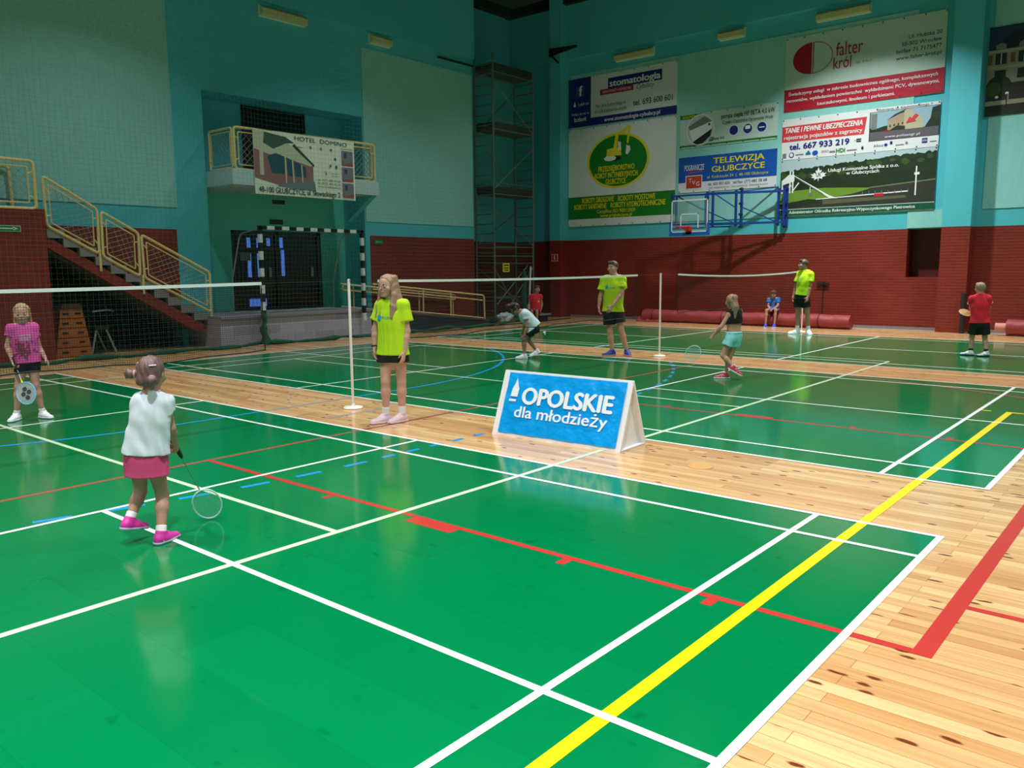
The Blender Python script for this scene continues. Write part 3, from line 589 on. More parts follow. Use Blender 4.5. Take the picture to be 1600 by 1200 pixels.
# television banner
b, A = banner('advertising_banner', 'blue and white television banner with a red box, above the basketball hoop', -4.88, -1.77, 3.92, 4.97)
A.shapes('printed_panel', [(ROYAL, R4(0, .285, 1, 1))], 1)
A.shapes('red_box', [(WHT, R4(.078, .09, .257, .475)), (K('brick red', 196, 62, 44), R4(.085, .11, .25, .455))], 2)
A.text('T', .115, .145, .28, .11, WHT, 4); A.text('V', .15, .185, .22, .11, WHT, 4); A.text('G', .195, .23, .18, .11, WHT, 4)
A.text('POGRANICZE', .065, .275, .62, .15, WHT, bold=.01); A.shapes('swash', [(REDP, [(.10, .56), (.25, .60), (.26, .575), (.11, .53)])], 2)
A.text('TELEWIZJA', .37, .88, .755, .155, YLW, bold=.02); A.text('GŁUBCZYCE', .355, .885, .525, .155, YLW, bold=.02); A.text('ul. Kościuszki 24  |  48-100 Głubczyce', .31, .92, .36, .075, YLW)
A.text('tel. 602 852 625', .32, .545, .165, .07, NAVY); A.text('tel/fax: (77) 485 38 68', .58, .91, .165, .07, NAVY); A.text('mail: tvg@glubczyce.pl', .33, .54, .075, .04, GRY); A.text('www.tvglubczyce.pl', .56, .72, .075, .04, GRY); A.text('telewizja@glubczyce.pl', .74, .92, .075, .04, GRY)
# builder banner with half red circle
b, A = banner('advertising_banner', 'pale banner with a half red circle emblem and a red text band', -1.63, 2.42, 5.92, 7.88, col=M_PALEV)
A.shapes('printed_panel', [(DRED, R4(0, 0, 1, .302))], 1)
A.shapes('emblem', [(DRED, EL(.18, .685, .128, .21, 40, 90, 270))] + [(DRED, q) for q in RING(.19, .685, .13, .21, .035, 30, -90, 90)] + [(DRED, R4(.187, .475, .193, .895))], 2)
A.text('falter', .34, .51, .655, .17, DRED, bold=-.005); A.text('król', .325, .44, .49, .15, DRED, bold=-.005); A.text('sp. z o.o.', .47, .575, .52, .04, GRY)
for i, (t, u) in enumerate((('Ul. Hubska 20', .785), ('50-502 Wrocław', .745), ('tel/fax 71 7175477', .715), ('www.falter-krol.pl', .715))): A.text(t, u, .975, .72-.083*i, .048, BLK)
A.text('Świadczymy usługi  w zakresie budownictwa ogólnego, kompleksowych', .03, .965, .215, .042, WHT, bold=.01); A.text('remontów, wykładaniem powierzchni  wykładzinami PCV, dywanowymi,', .02, .975, .128, .042, WHT, bold=.01); A.text('kauczukowymi, linoleum i parkietami.', .23, .72, .042, .042, WHT, bold=.01)
# insurance banner
b, A = banner('advertising_banner', 'white insurance banner with a red text box and a street photo', -1.65, 2.38, 4.62, 5.72)
A.shapes('printed_panel', [(REDP, [(0, .44), (.55, .44), (.565, .84), (0, .82)])], 1)
A.text('TANIE I PEWNE UBEZPIECZENIA', .018, .54, .66, .12, WHT, bold=.035, shear=.15); A.text('rejestracja pojazdów z zagranicy', .015, .54, .50, .095, WHT, bold=.015); A.text('tel. 667 933 219', .055, .46, .245, .135, NAVY, bold=.035)
A.text('Głubczyce, ul. Kochanowskiego 7', .625, .955, .935, .045, BLK); A.text('www.', .49, .53, .3, .04, GRY)
pu = lambda pts: [(.588+x*.408, .26+y*.65) for x, y in pts]
A.shapes('picture', [(BLK, R4(.582, .25, 1, .92)), (K('pale sky', 150, 186, 200), pu(R4(0, 0, 1, 1))), (K('road', 96, 92, 100), pu(R4(0, 0, 1, .32))), (DGR, pu([(0, .3), (.3, .3), (.3, .5), (.2, .48), (.1, .42), (0, .45)])), (GRY, pu(R4(.01, .4, .1, .95))), (TAN, pu([(.26, .3), (.5, .3), (.5, .92), (.26, .66)])), (K('brown roof', 62, 56, 50), pu([(.24, .66), (.36, .86), (.52, 1), (.52, .9), (.44, .86)])), (K('cream wall', 190, 182, 150), pu([(.5, .3), (.78, .3), (.78, .62), (.66, .8), (.58, 1), (.5, .95)])), (DGR, pu([(.28, .3), (.52, .3), (.52, .42), (.4, .46)])), (DGR, pu([(.8, .3), (1, .3), (1, 1), (.9, .95), (.88, .6)])), (K('car', 150, 40, 50), pu(R4(.2, .26, .3, .33)))] + [(BLK, pu(R4(.29+.06*i, .42+.02*i, .31+.06*i, .5+.02*i))) for i in range(4)], 1)
A.shapes('arrow', [(REDP, pu([(.53, .5), (.58, .72), (.61, .66), (.66, .8), (.71, .74), (.65, .6), (.68, .55)]))], 4)
A.text('www.polisaogr.pl', .68, .89, .30, .055, WHT, 4)
it = [(GRY, R4(.008, .05, .035, .16)), (NAVY, EL(.072, .11, .018, .066)), (WHT, EL(.072, .11, .012, .045)), (GRY, R4(.10, .09, .155, .12)), (K('teal logo', 30, 110, 150), [(.17, .08), (.205, .08), (.205, .12), (.19, .19), (.17, .12)]), (ROYAL, EL(.235, .11, .02, .06)), (GRY, R4(.33, .08, .37, .12)), (GRY, R4(.445, .08, .51, .11)), (BLK, EL(.545, .12, .008, .04)), (NAVY, EL(.69, .14, .01, .035)), (NAVY, R4(.715, .14, .73, .21)), (GRY, R4(.75, .1, .80, .12)), (GRY, EL(.815, .14, .008, .03)), (NAVY, R4(.905, .10, .936, .21)), (GRY, R4(.95, .11, .99, .13)), (BLK, R4(.505, .32, .535, .35)), (BLK, R4(.505, .27, .535, .30))]
for q_ in it: A.shapes('sponsor_mark', [q_], 4 if q_[0] is WHT else 2)
A.text('HDI', .375, .435, .07, .09, GRN, bold=.04); A.text('ERGO', .28, .325, .10, .05, K('plum', 130, 60, 80)); A.text('Allianz', .615, .675, .11, .06, NAVY); A.text('AXA', .908, .934, .13, .05, WHT, 5)
# lake banner
b, A = banner('advertising_banner', 'lake photo banner with a white slide, lowest at the right of the far wall', -1.65, 2.37, 3.06, 4.61)
rn = random.Random(3)
def jag(u0, u1, f, n=70, a=.02): return [(u0+(u1-u0)*i/n, f((i/n)) + rn.uniform(-a, a)) for i in range(n+1)]
it = [(SKY, R4(0, .13, 1, 1)), (DGR, [(1, .3), (0, .3)] + jag(0, 1, lambda t: .80+.05*min(1, t/.3)+.09*max(0, (t-.3)/.7)))]
for q in range(60):
    u = rn.random(); tv = .80+.05*min(1, u/.3)+.09*max(0, (u-.3)/.7); v = tv-.05-rn.random()*.25; r_ = rn.uniform(.018, .04)
    it.append((MGR if v > tv-.16 else DGR, [(min(.995, max(.005, u+r_*math.cos(a)*rn.uniform(.7, 1.1))), v+r_*1.8*math.sin(a)*rn.uniform(.7, 1.1)) for a in [k*math.pi/6 for k in range(12)]]))
it += [(LGR, [(0, .25), (.28, .27), (.5, .33), (.62, .42), (.3, .47), (0, .44)]), (LAKE, [(0, .13), (1, .13), (1, .48), (.66, .44), (.5, .34), (.3, .27), (.12, .2), (0, .18)]), (DGR, [(0, .13), (.1, .14), (.3, .26), (.2, .29), (.0, .22)]), (K('reed', 96, 96, 70), [(.30, .18), (.83, .22), (.83, .26), (.3, .26)]), (K('shore', 120, 120, 90), [(.6, .43), (1, .50), (1, .48), (.62, .415)])]
A.shapes('picture', it, 0)
it = [(WHT, [(.255, .27), (.84, .315), (.84, .335), (.255, .285)]), (K('buoy', 190, 40, 50), R4(.635, .265, .695, .315)), (WHT, R4(.882, .25, .89, .72)), (WHT, R4(.875, .58, .905, .62)), (GRY, R4(.205, .35, .225, .4))] + [(GRY, R4(.56+.04*i, .31, .564+.04*i, .36)) for i in range(8)]
it += [(WHT, [(.08, .74), (.35, .28), (.40, .275), (.34, .34), (.10, .72)]), (GRY, [(.11, .675), (.30, .36), (.31, .36), (.12, .675)])] + [(WHT, R4(u, .41, u+.010, .80 if u > .06 else .64)) for u in (.01, .065, .085)] + [(WHT, [(.01, .64), (.06, .74), (.10, .73), (.10, .62), (.015, .56)]), (WHT, [(.015, .50), (.08, .56), (.08, .53), (.015, .47)]), (WHT, [(.09, .46), (.13, .6), (.135, .58), (.096, .45)]), (WHT, R4(.21, .4, .215, .5))]
A.shapes('slide_and_pier', it, 4)
lf = [(.265, .58), (.262, .64), (.235, .615), (.24, .645), (.215, .66), (.228, .68), (.212, .72), (.23, .715), (.235, .74), (.25, .715), (.245, .78), (.256, .77), (.265, .83), (.275, .77), (.287, .785), (.282, .72), (.297, .745), (.303, .72), (.32, .73), (.306, .69), (.318, .675), (.29, .655), (.295, .625), (.27, .645)]
A.shapes('leaf_emblem', [(WHT, lf)], 5); A.text('UK', .25, .285, .67, .07, DGR, 7, .01)
A.text('Usługi Komunalne Spółka z o.o.', .33, .78, .735, .055, WHT, 5, .02); A.text('w Głubczycach', .45, .66, .665, .055, WHT, 5, .02)
A.shapes('printed_panel', [(WHT, R4(0, .118, 1, .128)), (K('bottle green', 10, 88, 62), R4(0, .012, 1, .12))], 5); A.text('Administrator Ośrodka Rekreacyjno-Wypoczynkowego Pietrowice', .07, .89, .045, .05, WHT, 6, .02)
# building photo banner at the right edge
b, A = banner('photo_banner', 'dark photo banner of an old town house at the right edge of the far wall', 3.36, 8.6, 5.2, 7.25, col=K('night photo', 40, 44, 46))
it = [(K('evening sky', 28, 60, 92), R4(0, .7, 1, 1)), (K('slate', 34, 38, 60), [(0, .72), (.05, .84), (.1, .93), (.9, .93), (1, .8), (1, .7), (0, .7)]), (K('stone', 150, 146, 134), R4(0, .12, 1, .735)), (K('cornice', 170, 164, 150), R4(0, .71, 1, .74)), (K('cornice', 170, 164, 150), R4(0, .53, 1, .555)), (K('shade', 50, 48, 46), R4(0, .13, 1, .36)), (DGR, R4(0, 0, 1, .08)), (K('hedge', 44, 40, 34), R4(0, .04, 1, .13)), (K('stone', 150, 146, 134), R4(0, .12, 1, .17))]
for i in range(11):
    u = .03+i*.09; it += [(K('window', 44, 48, 56), R4(u, .575, u+.045, .70)), (K('window', 44, 48, 56), R4(u, .40, u+.045, .51)), (WHT, R4(u+.021, .58, u+.024, .70)), (K('brick panel', 120, 84, 80), R4(u-.03, .58, u-.012, .69)), (K('stone', 150, 146, 134), R4(u+.055, .17, u+.062, .36)), (K('dormer', 120, 126, 132), [(u, .745), (u+.04, .745), (u+.04, .79), (u+.02, .82), (u, .79)])]
it += [(DGR, EL(.05, .33, .05, .12)), (MGR, EL(.03, .3, .03, .08)), (WHT, EL(.045, .21, .007, .015)), (WHT, EL(.085, .245, .007, .015)), (K('red stall', 150, 60, 56), R4(.22, .06, .27, .13)), (K('dark stem', 26, 28, 26), R4(.083, .08, .087, .24))]
A.shapes('picture', it, 1)
# hotel banner on the balcony railing
b = thing('hotel_banner', 'faded banner with a hotel building, stars and text, tied to the balcony railing', 'banner', (-8.882, 8.4, 3.40), (math.pi/2, 0, math.pi/2))
MB().box(0, 2.88, 0, 1.44, 0, .006).build('sheet', mat('faded vinyl', C(226, 240, 218), .5, bump=(2.2, .5, .05), vary=(2, .06)), b, world=False)
A = Art(b, 2.88, 1.44, .0065)
GG = K('faded ink', 62, 92, 84); TE = K('faded blue', 40, 84, 104); PK = K('faded pink', 150, 104, 106); CR = K('faded cream', 192, 204, 172); GR2 = K('faded grey', 110, 130, 134); AG = K('faded mauve', 128, 118, 132)
it = [(PK, [(.0, .25), (.22, .16), (.56, .26), (.56, .52), (.12, .66), (0, .76)]), (CR, [(0, .70), (.12, .64), (.3, .6), (.55, .5), (.53, .56), (.30, .86), (.1, .98), (0, .98)]), (GG, [(.09, .80), (.18, .72), (.3, .83), (.38, .85), (.3, .93), (.1, .97)]), (K('faded dark', 50, 70, 62), [(.36, .80), (.57, .50), (.57, .54), (.38, .84)]), (TE, [(.12, .60), (.2, .66), (.28, .62), (.28, .34), (.16, .34)]), (TE, [(.295, .62), (.355, .57), (.36, .30), (.31, .29)]), (TE, [(.37, .56), (.44, .52), (.445, .31), (.38, .30)]), (TE, [(.455, .5), (.485, .49), (.49, .32), (.46, .315)]), (PK, [(.16, .2), (.5, .26), (.5, .31), (.15, .33)]), (CR, R4(.285, .16, .297, .62)), (CR, [(.36, .2), (.372, .2), (.362, .58), (.35, .58)]), (CR, [(.445, .24), (.455, .24), (.45, .52), (.44, .52)]), (CR, R4(.05, .3, .085, .95)), (GR2, [(.2, .14), (.58, .1), (.57, .27), (.28, .2)]), (GG, R4(.38, .79, .46, .80))]
A.shapes('picture', it, 1)
def star(u, v, r, asp): return [(u+r*(1 if i % 2 == 0 else .4)*math.sin(i*math.pi/5), v+asp*r*(1 if i % 2 == 0 else .4)*math.cos(i*math.pi/5)) for i in range(10)]
A.shapes('stars', [(GG, star(.54, .815, .017, 2)), (TERR, star(.645, .815, .017, 2)), (GG, star(.75, .815, .017, 2))], 3)
A.text('HOTEL  DOMINO', .385, .92, .90, .065, GG, bold=.005); A.text('48-100 GŁUBCZYCE, ul. Słowackiego 2', .03, .83, .035, .085, GG, bold=.02)
for i, (v, t) in enumerate(((.29, 'tel. (077) 485 29 60'), (.235, 'fax (077) 485 90 59'), (.18, 'www.hoteldomino.pl'))): A.text(t, .60, .835, v, .03, GG)
A.text('P', .73, .75, .51, .06, TE, bold=.02); A.shapes('symbols', [(K('faded teal', 40, 120, 110), EL(.80, .54, .014, .03)), (GG, R4(.67, .44, .70, .445)), (GG, R4(.685, .39, .695, .43)), (GG, R4(.74, .38, .82, .385)), (GG, R4(.74, .42, .82, .425)), (GG, R4(.78, .65, .80, .69))], 3)
it = [(GG, R4(.853, .855, .985, .862))]
for v0, v1 in ((.57, .83), (.305, .555), (.03, .285)):
    it += [(WHT, R4(.85, v0-.008, .988, v1+.008)), (AG, R4(.857, v0, .982, v1)), (TERR, R4(.857, v0, .982, v0+.08)), (TE, R4(.885, v1-.12, .915, v1-.03)), (GR2, [(.87, v0+.03), (.95, v0+.06), (.97, v0+.14), (.9, v0+.12)])]
A.shapes('inset_pictures', it, 2)
MB().tube([(0, 1.43, .0), (.7, 1.45, .01), (1.4, 1.445, .0), (2.88, 1.44, 0)], .006, 5).build('cord', M_DARK, b, world=False)

# ------------------------------------------------------------------ lights and fittings on the walls
M_DIFF = mat('yellowed diffuser', C(206, 206, 150), .5, bump=(40, .2, .004), vary=(14, .08))
def wall_light(label, along, c, length, z, parent=None):
    x, y = c; t = thing('wall_light', label, 'light', (x, y, z), group=None); h = .13
    if along == 'x':
        MB().box(x-length/2, x+length/2, y-.06, y, z-h, z+h).build('housing', M_WHITEP, t)
        MB().prism([(x-length/2, y-.06, z-h+.01), (x-length/2, y-.18, z-h+.03), (x-length/2, y-.18, z+h-.09), (x-length/2, y-.06, z+h)], (length, 0, 0)).build('diffuser', M_DIFF, t)
    else:
        MB().box(x, x+.06, y-length/2, y+length/2, z-h, z+h).build('housing', M_WHITEP, t)
        MB().prism([(x+.06, y-length/2, z-h+.01), (x+.18, y-length/2, z-h+.03), (x+.18, y-length/2, z+h-.09), (x+.06, y-length/2, z+h)], (0, length, 0)).build('diffuser', M_DIFF, t)
    return t
wall_light('long unlit wall light on the left wall, above the balcony', 'y', (XW, 10.1), 1.3, 7.80)
wall_light('short unlit wall light on the left wall, nearest the scaffold', 'y', (XW, 13.18), .72, 7.83)
wall_light('unlit wall light above the dentist banner on the far wall', 'x', (-6.5, YW), 1.38, 8.28)
wall_light('shortest unlit wall light on the far wall, the middle one', 'x', (-3.24, YW), .78, 8.30)
wall_light('unlit wall light above the half red circle banner', 'x', (-.1, YW), 1.38, 8.28)
tag(MB().beam((-9.9, 15.35, 7.80), (-9.9, 16.85, 7.80), .05, .05).build('conduit_pipe', M_DARK), 'dark pipe high on the left wall beside the scaffold top', 'pipe')
wb = thing('wall_bracket', 'dark triangular steel bracket high on the corner pilaster', 'bracket', (-9.4, YW-.52, 8.7))
MB().prism([(-9.5, YW-.56, 8.60), (-9.5, YW-.56, 8.86), (-8.40, YW-.56, 8.80), (-8.40, YW-.56, 8.74)], (0, .06, 0)).build('arm', M_DARK, wb)
MB().beam((-9.42, YW-.54, 8.64), (-9.12, YW-.54, 8.36), .05, .05, (0, 1, 0)).build('strut', M_DARK, wb)
fs = thing('fire_sign', 'small red and white fire sign on the brick pilaster by the far corner', 'sign', (-9.3, YW-.5, 2.02))
MB().box(-9.43, -9.17, YW-.515, YW-.5, 1.90, 2.14).build('plate', mat('sign white', C(220, 190, 185), .5), fs)
MB().box(-9.41, -9.19, YW-.518, YW-.515, 1.92, 2.12).build('red_face', mat('sign red', C(170, 34, 40), .5), fs)
MB().box(-9.32, -9.28, YW-.521, YW-.518, 1.95, 2.09).build('symbol', M_WHITEP, fs)
hk = thing('wall_hook', 'dark cross shaped hook fitting on the far brick wall right of the standing boy', 'hook', (-.3, YW, 1.17))
MB().beam((-.5, YW-.05, 1.19), (-.16, YW-.05, 1.17), .05, .05).box(-.34, -.3, YW-.06, YW, 1.05, 1.24).build('hook', M_DARK, hk)
MB().tube([(-.32, YW-.03, 1.1), (-.33, YW-.03, .1)], .012, 6).build('cord', M_DARK, hk)
tag(MB().tube([(3.30, YW-.60, 0), (3.30, YW-.60, .98)], .06, 12).build('padded_post', mat('charcoal pad', C(34, 30, 32), .8)), 'dark padded post standing against the right brick pilaster', 'post')

# ------------------------------------------------------------------ basketball hoop on its swinging wall frame
bk = thing('basketball_hoop', 'basketball hoop with clear backboard on a blue folding frame, far wall', 'basketball hoop', (-3, 20.2, 3.3))
M_BST = mat('blue steel', C(24, 62, 140), .45); BY = 19.62
M_CLEAR = mat('clear backboard', C(225, 240, 240), .05, trans=.92, alpha=.35)
x0, x1, z0, z1 = -4.52, -3.34, 2.68, 3.62
bb = MB().box(x0, x1, BY, BY+.02, z0, z1).build('backboard', M_CLEAR, bk)
f = MB(); t = .035
for a in ((x0, x0+t, z0, z1), (x1-t, x1, z0, z1), (x0, x1, z1-t, z1), (x0, x1, z0, z0+t)): f.box(a[0], a[1], BY-.006, BY-.001, a[2], a[3])
for a in ((-4.22, -4.19, 2.8, 3.22), (-3.66, -3.63, 2.8, 3.22), (-4.22, -3.63, 3.19, 3.22)): f.box(a[0], a[1], BY-.007, BY-.001, a[2], a[3])
f.build('white_markings', M_WHITEP, bb)
p = MB().box(x0-.05, x1+.05, BY-.03, BY+.05, z0-.10, z0-.0).box(x0-.05, x0, BY-.03, BY+.05, z0, z0+.26).box(x1, x1+.05, BY-.03, BY+.05, z0, z0+.26); p.build('edge_padding', mat('blue pad', C(22, 92, 180), .6), bk)
rm = MB(); rc_ = (-3.93, BY-.38, 2.82); rm.tube([(rc_[0]+.225*math.cos(a), rc_[1]+.225*math.sin(a), rc_[2]) for a in [i*math.pi/14 for i in range(28)]], .016, 8, closed=True)
rm.box(-4.0, -3.86, BY-.17, BY-.03, 2.72, 2.83).box(-4.02, -3.84, BY-.03, BY, 2.62, 2.83)
rm.build('rim', mat('rim red', C(200, 40, 36), .4), bk, smooth=True)
fr = MB()
def bm(a, b, w=.05): fr.beam(a, b, w, w, (0, 1, 0))
Y1, Y2 = 19.9, 20.3
for z in (2.92, 3.76):
    bm((-4.62, BY+.15, z), (-3.5, Y1, z), .05)
for x in (-4.6, -4.45, -3.5): bm((x, BY+.17, 2.80 if x < -4.5 else 2.9), (x, BY+.17, 3.84 if x < -4.5 else 3.78))
bm((-4.42, BY+.2, 3.74), (-3.62, Y1, 3.32), .03); bm((-4.6, BY+.15, 2.80), (-3.5, BY+.15, 2.80), .04)
MB_ = fr; fr.build('hoop_carrier', M_BST, bk)
fr = MB()
for z in (2.90, 3.77): bm((-3.55, Y1, z), (-2.6, Y2-.2, z), .07)
for x, y in ((-3.5, Y1), (-3.33, Y1), (-2.70, Y2-.22)): bm((x, y, 2.8), (x, y, 3.84), .06)
bm((-3.25, Y1, 3.74), (-2.72, Y2-.25, 3.36), .03); bm((-3.48, Y1, 3.26), (-2.75, Y2-.25, 2.92), .03); bm((-3.5, Y1, 2.82), (-2.85, Y2-.2, 2.82), .035); fr.build('inner_frame', M_BST, bk)
fr = MB()
for z in (2.90, 3.76): bm((-2.62, Y2-.2, z), (-1.46, YW-.22, z), .06)
for x, y in ((-2.55, Y2-.18), (-1.60, YW-.25), (-1.46, YW-.2)): bm((x, y, 2.80), (x, y, 3.84), .06)
bm((-2.5, Y2-.2, 3.34), (-1.66, YW-.26, 2.92), .03); fr.build('outer_frame', M_BST, bk)
hg = MB()
for x, y in ((-2.56, Y2-.2), (-1.46, YW-.1)):
    for z in (2.80, 3.15, 3.45, 3.86): hg.box(x-.045, x+.045, y-.05, y+.06, z-.03, z+.03)
hg.build('hinges', mat('dark hinge', C(26, 40, 84), .5), bk)
MB().beam((-2.56, Y2-.15, 3.8), (-1.7, YW-.02, 4.4-.5), .03, .03).box(-1.52, -1.40, YW-.06, YW, 2.75, 3.92).build('wall_mount', M_BST, bk)

# ------------------------------------------------------------------ badminton posts and nets
post_m = mat('post white', C(232, 226, 214), .4)
def post(label, y):
    t = thing('net_post', label, 'post', (0, y, 0), group='badminton net posts')
    MB().lathe([(.017, 0.03), (.017, 1.55), (.012, 1.56)], (0, y, 0), 10).build('pole', post_m, t, smooth=True)
    MB().lathe([(.115, 0), (.12, .012), (.11, .024), (.03, .034), (.02, .06)], (0, y, 0), 28).build('base', post_m, t, smooth=True)
    MB().tube([(0, y, 1.545), (0.03, y, 1.545)], .008, 6).build('cord_hook', M_METAL, t); return t
post('slim white net post with round base beside the long-haired girl', 3.85)
post('slim white net post with round base between the second and third courts', 11.18)
post('slim white net post half hidden behind the boy in white trainers', 18.33)
post('slim white net post beyond the left edge of the near net', -3.75)
def net(label, y0, y1, ya, yb, sag=.02):
    t = thing('badminton_net', label, 'net', (0, (y0+y1)/2, .79), group='badminton nets'); n = 24
    zt = lambda y: 1.545-sag*4*((y-y0)/(y1-y0))*(1-(y-y0)/(y1-y0))
    ys = [y0+(y1-y0)*i/n for i in range(n+1)]
    tp = MB()
    for i in range(n): tp.prism([(-.006, ys[i], zt(ys[i])), (.006, ys[i], zt(ys[i])), (.008, ys[i], zt(ys[i])-.032), (-.008, ys[i], zt(ys[i])-.032)], (0, ys[i+1]-ys[i], zt(ys[i+1])-zt(ys[i])))
    tp.build('top_tape', mat('net tape', C(226, 236, 230), .6), t)
    m = MB(); rr = random.Random(int(y0*10)); th = .0011
    low = lambda y: .79+.014*math.sin(y*3.1)+.008*math.sin(y*7.3)
    k = int((y1-y0)/.022)
    for i in range(k+1):
        y = y0+(y1-y0)*i/k; m.face([(0, y-th, zt(y)-.03), (0, y+th, zt(y)-.03), (0, y+th, low(y)), (0, y-th, low(y))])
    for j in range(33):
        a = j/33
        for i in range(n):
            p = lambda y, d: (.001, y, (zt(y)-.034)*(1-a)+low(y)*a+d); m.face([p(ys[i], -th), p(ys[i+1], -th), p(ys[i+1], th), p(ys[i], th)])
    m.build('netting', mat('black net thread', C(20, 26, 24), .8), t)
    e = MB().tube([(0, y, low(y)) for y in ys], .008, 6); e.tube([(0, y1, 1.48), (0, y1-.004, 1.1), (0, y1+.012, .8)], .007, 6); e.tube([(0, y0, 1.48), (0, y0, .8)], .007, 6); e.build('edge_cord', M_DARK, t)
    MB().tube([(0, y1, 1.53), (0, yb, 1.535)], .002, 4).tube([(0, y0, 1.53), (0, ya, 1.535)], .002, 4).build('tie_cord', M_DARK, t)
    return t
net('near badminton net with white tape crossing the left edge', -3.0, 2.66, -3.72, 3.83)
net('badminton net with white tape behind the long-haired girl', 4.30, 10.36, 3.87, 11.16)
net('farthest badminton net with white tape in front of the seated boy', 11.85, 18.0, 11.2, 18.3, .06)

# ------------------------------------------------------------------ green tent sign
ts = thing('tent_sign', 'white tent-shaped floor sign with a blue printed front and white lettering', 'sign', (3.1, 4.0, 0), (0, 0, math.atan2(.06, 1.5)))
W2, D2, H2 = .75, .235, .625
M_BRD = mat('white corrugated board', C(238, 238, 238), .45)
MB().prism([(-W2, -D2-.01, 0), (-W2, -D2+.012, 0), (-W2, .006, H2-.01), (-W2, -.006, H2+.008)], (2*W2, 0, 0)).build('front_board', M_BRD, ts, world=False)
MB().prism([(-W2, D2+.01, 0), (-W2, .008, H2+.008), (-W2, -.004, H2-.01), (-W2, D2-.012, 0)], (2*W2, 0, 0)).build('back_board', M_BRD, ts, world=False)
MB().box(-W2, W2, -D2, D2, .002, .014).build('bottom_board', M_BRD, ts, world=False)
for s in (-1, 1): MB().prism([(s*(W2-.05), -D2+.02, .014), (s*(W2-.05), D2-.02, .014), (s*(W2-.05), 0, H2-.03)], (s*.008, 0, 0)).build('end_panel', M_BRD, ts, world=False)
ln = math.hypot(D2, H2); ang = math.atan2(H2, D2)
fp = bpy.data.objects.new('blue_print', None)
def tilt(me_o):   # lay a flat print on the sloping front board
    for v in me_o.data.vertices:
        x, y, z = v.co; v.co = (x-W2, -D2-.012 + y*math.cos(ang) - z*math.sin(ang), y*math.sin(ang) + z*math.cos(ang))
bpy.data.objects.remove(fp)
A = Art(ts, 2*W2, ln, .001)
M_SKYB = mat('bright blue vinyl', C(2, 160, 240), .3, bump=(5, .55, .05), vary=(2.5, .05))
m = MB(); n, k = 40, 16
for j in range(k+1):
    for i in range(n+1):
        u = .05+.915*i/n; v = .05+.93*j/k; z = .003+.0035*math.sin(u*23+v*5)*math.sin(v*9+1)+.002*math.sin(u*61+v*17)
        m.v.append((u*2*W2, v*ln, z+.004))
for j in range(k):
    for i in range(n): a = j*(n+1)+i; m.f.append((a, a+1, a+n+2, a+n+1)); m.m.append(0)
pr = m.build('blue_print', M_SKYB, ts, smooth=True, world=False); tilt(pr)
M_PW = mat('white print', C(240, 246, 248), .35)
o = A.text('OPOLSKIE', .192, .90, .518, .242, M_PW, 5, .045); tilt(o)
o = A.text('dla młodzieży', .157, .88, .305, .165, M_PW, 5, .018); tilt(o)
o = A.shapes('tower_emblem', [(M_PW, [(.097, .61), (.155, .61), (.158, .74), (.150, .77), (.145, .80), (.128, .90), (.118, .81), (.113, .78), (.104, .74)]), (M_PW, R4(.092, .535, .150, .57))], 5); tilt(o)

# ------------------------------------------------------------------ rolled mat covers along the far wall
def roll_mesh(x0, x1, y, r, seed, squash=.92):
    rr = random.Random(seed); mb = MB(); n, k = 60, 20; ph = [rr.uniform(0, 6) for _ in range(6)]
    for i in range(n+1):
        x = x0+(x1-x0)*i/n
        for j in range(k):
            a = 2*math.pi*j/k; f = 1+.035*math.sin(x*5+ph[0]+a)+.03*math.sin(x*11+ph[1]-2*a)+.02*math.sin(x*23+ph[2]+3*a)
            mb.v.append((x, y+r*f*math.cos(a), max(.004, r*squash+r*squash*f*math.sin(a))))
    for i in range(n):
        for j in range(k): mb.f.append((i*k+j, i*k+(j+1) % k, (i+1)*k+(j+1) % k, (i+1)*k+j)); mb.m.append(0)
    mb.f.append(tuple(range(k))); mb.f.append(tuple(n*k+j for j in range(k))); mb.m += [0, 0]
    return mb
M_BURG = mat('burgundy cover', C(150, 56, 60), .5, bump=(9, .5, .02), vary=(3, .12))
def mat_roll(label, x0, x1, y, r, seed, straps):
    t = thing('mat_roll', label, 'mat roll', ((x0+x1)/2, y, 0), group='rolled burgundy mats along the far wall')
    roll_mesh(x0, x1, y, r, seed).build('cover', M_BURG, t, smooth=True)
    for x in straps: MB().tube([(x, y+(r*1.05)*math.cos(a), max(.01, r*.92+r*.97*math.sin(a))) for a in [k*math.pi/12 for k in range(24)]], .012, 5, closed=True).build('strap', mat('dark strap', C(60, 26, 28), .7), t)
    return t
mat_roll('long burgundy rolled mat on the floor, with the boy in blue sitting on it', -5.55, .72, 19.92, .205, 4, (-5.2, -2.9, -.1))
t = mat_roll('burgundy rolled mat with a pale core at the right edge', 4.3, 7.6, 19.9, .21, 9, (4.9, 6.4))
MB().lathe([(.10, 0), (.105, .02), (.105, .3), (.0, .3)], (0, 0, 0), 20)
c = MB().tube([(4.06, 19.85, .20), (4.4, 19.87, .20)], .10, 18).build('core_tube', mat('pink foam', C(206, 140, 124), .6), t, smooth=True)
# folded flap of cover at the left end of the long roll
fl = MB(); 
for i in range(9):
    x = -5.75+i*.1; fl.face([(x, 19.70-.03*math.sin(i*1.9), .01), (x+.1, 19.70-.03*math.sin((i+1)*1.9), .01), (x+.1, 19.78, .14+.05*math.sin((i+1)*2.3)), (x, 19.78, .14+.05*math.sin(i*2.3))])
tag(fl.build('loose_flap', M_BURG, smooth=True), 'loose crumpled flap of burgundy cover at the left end of the long mat roll', 'cover')

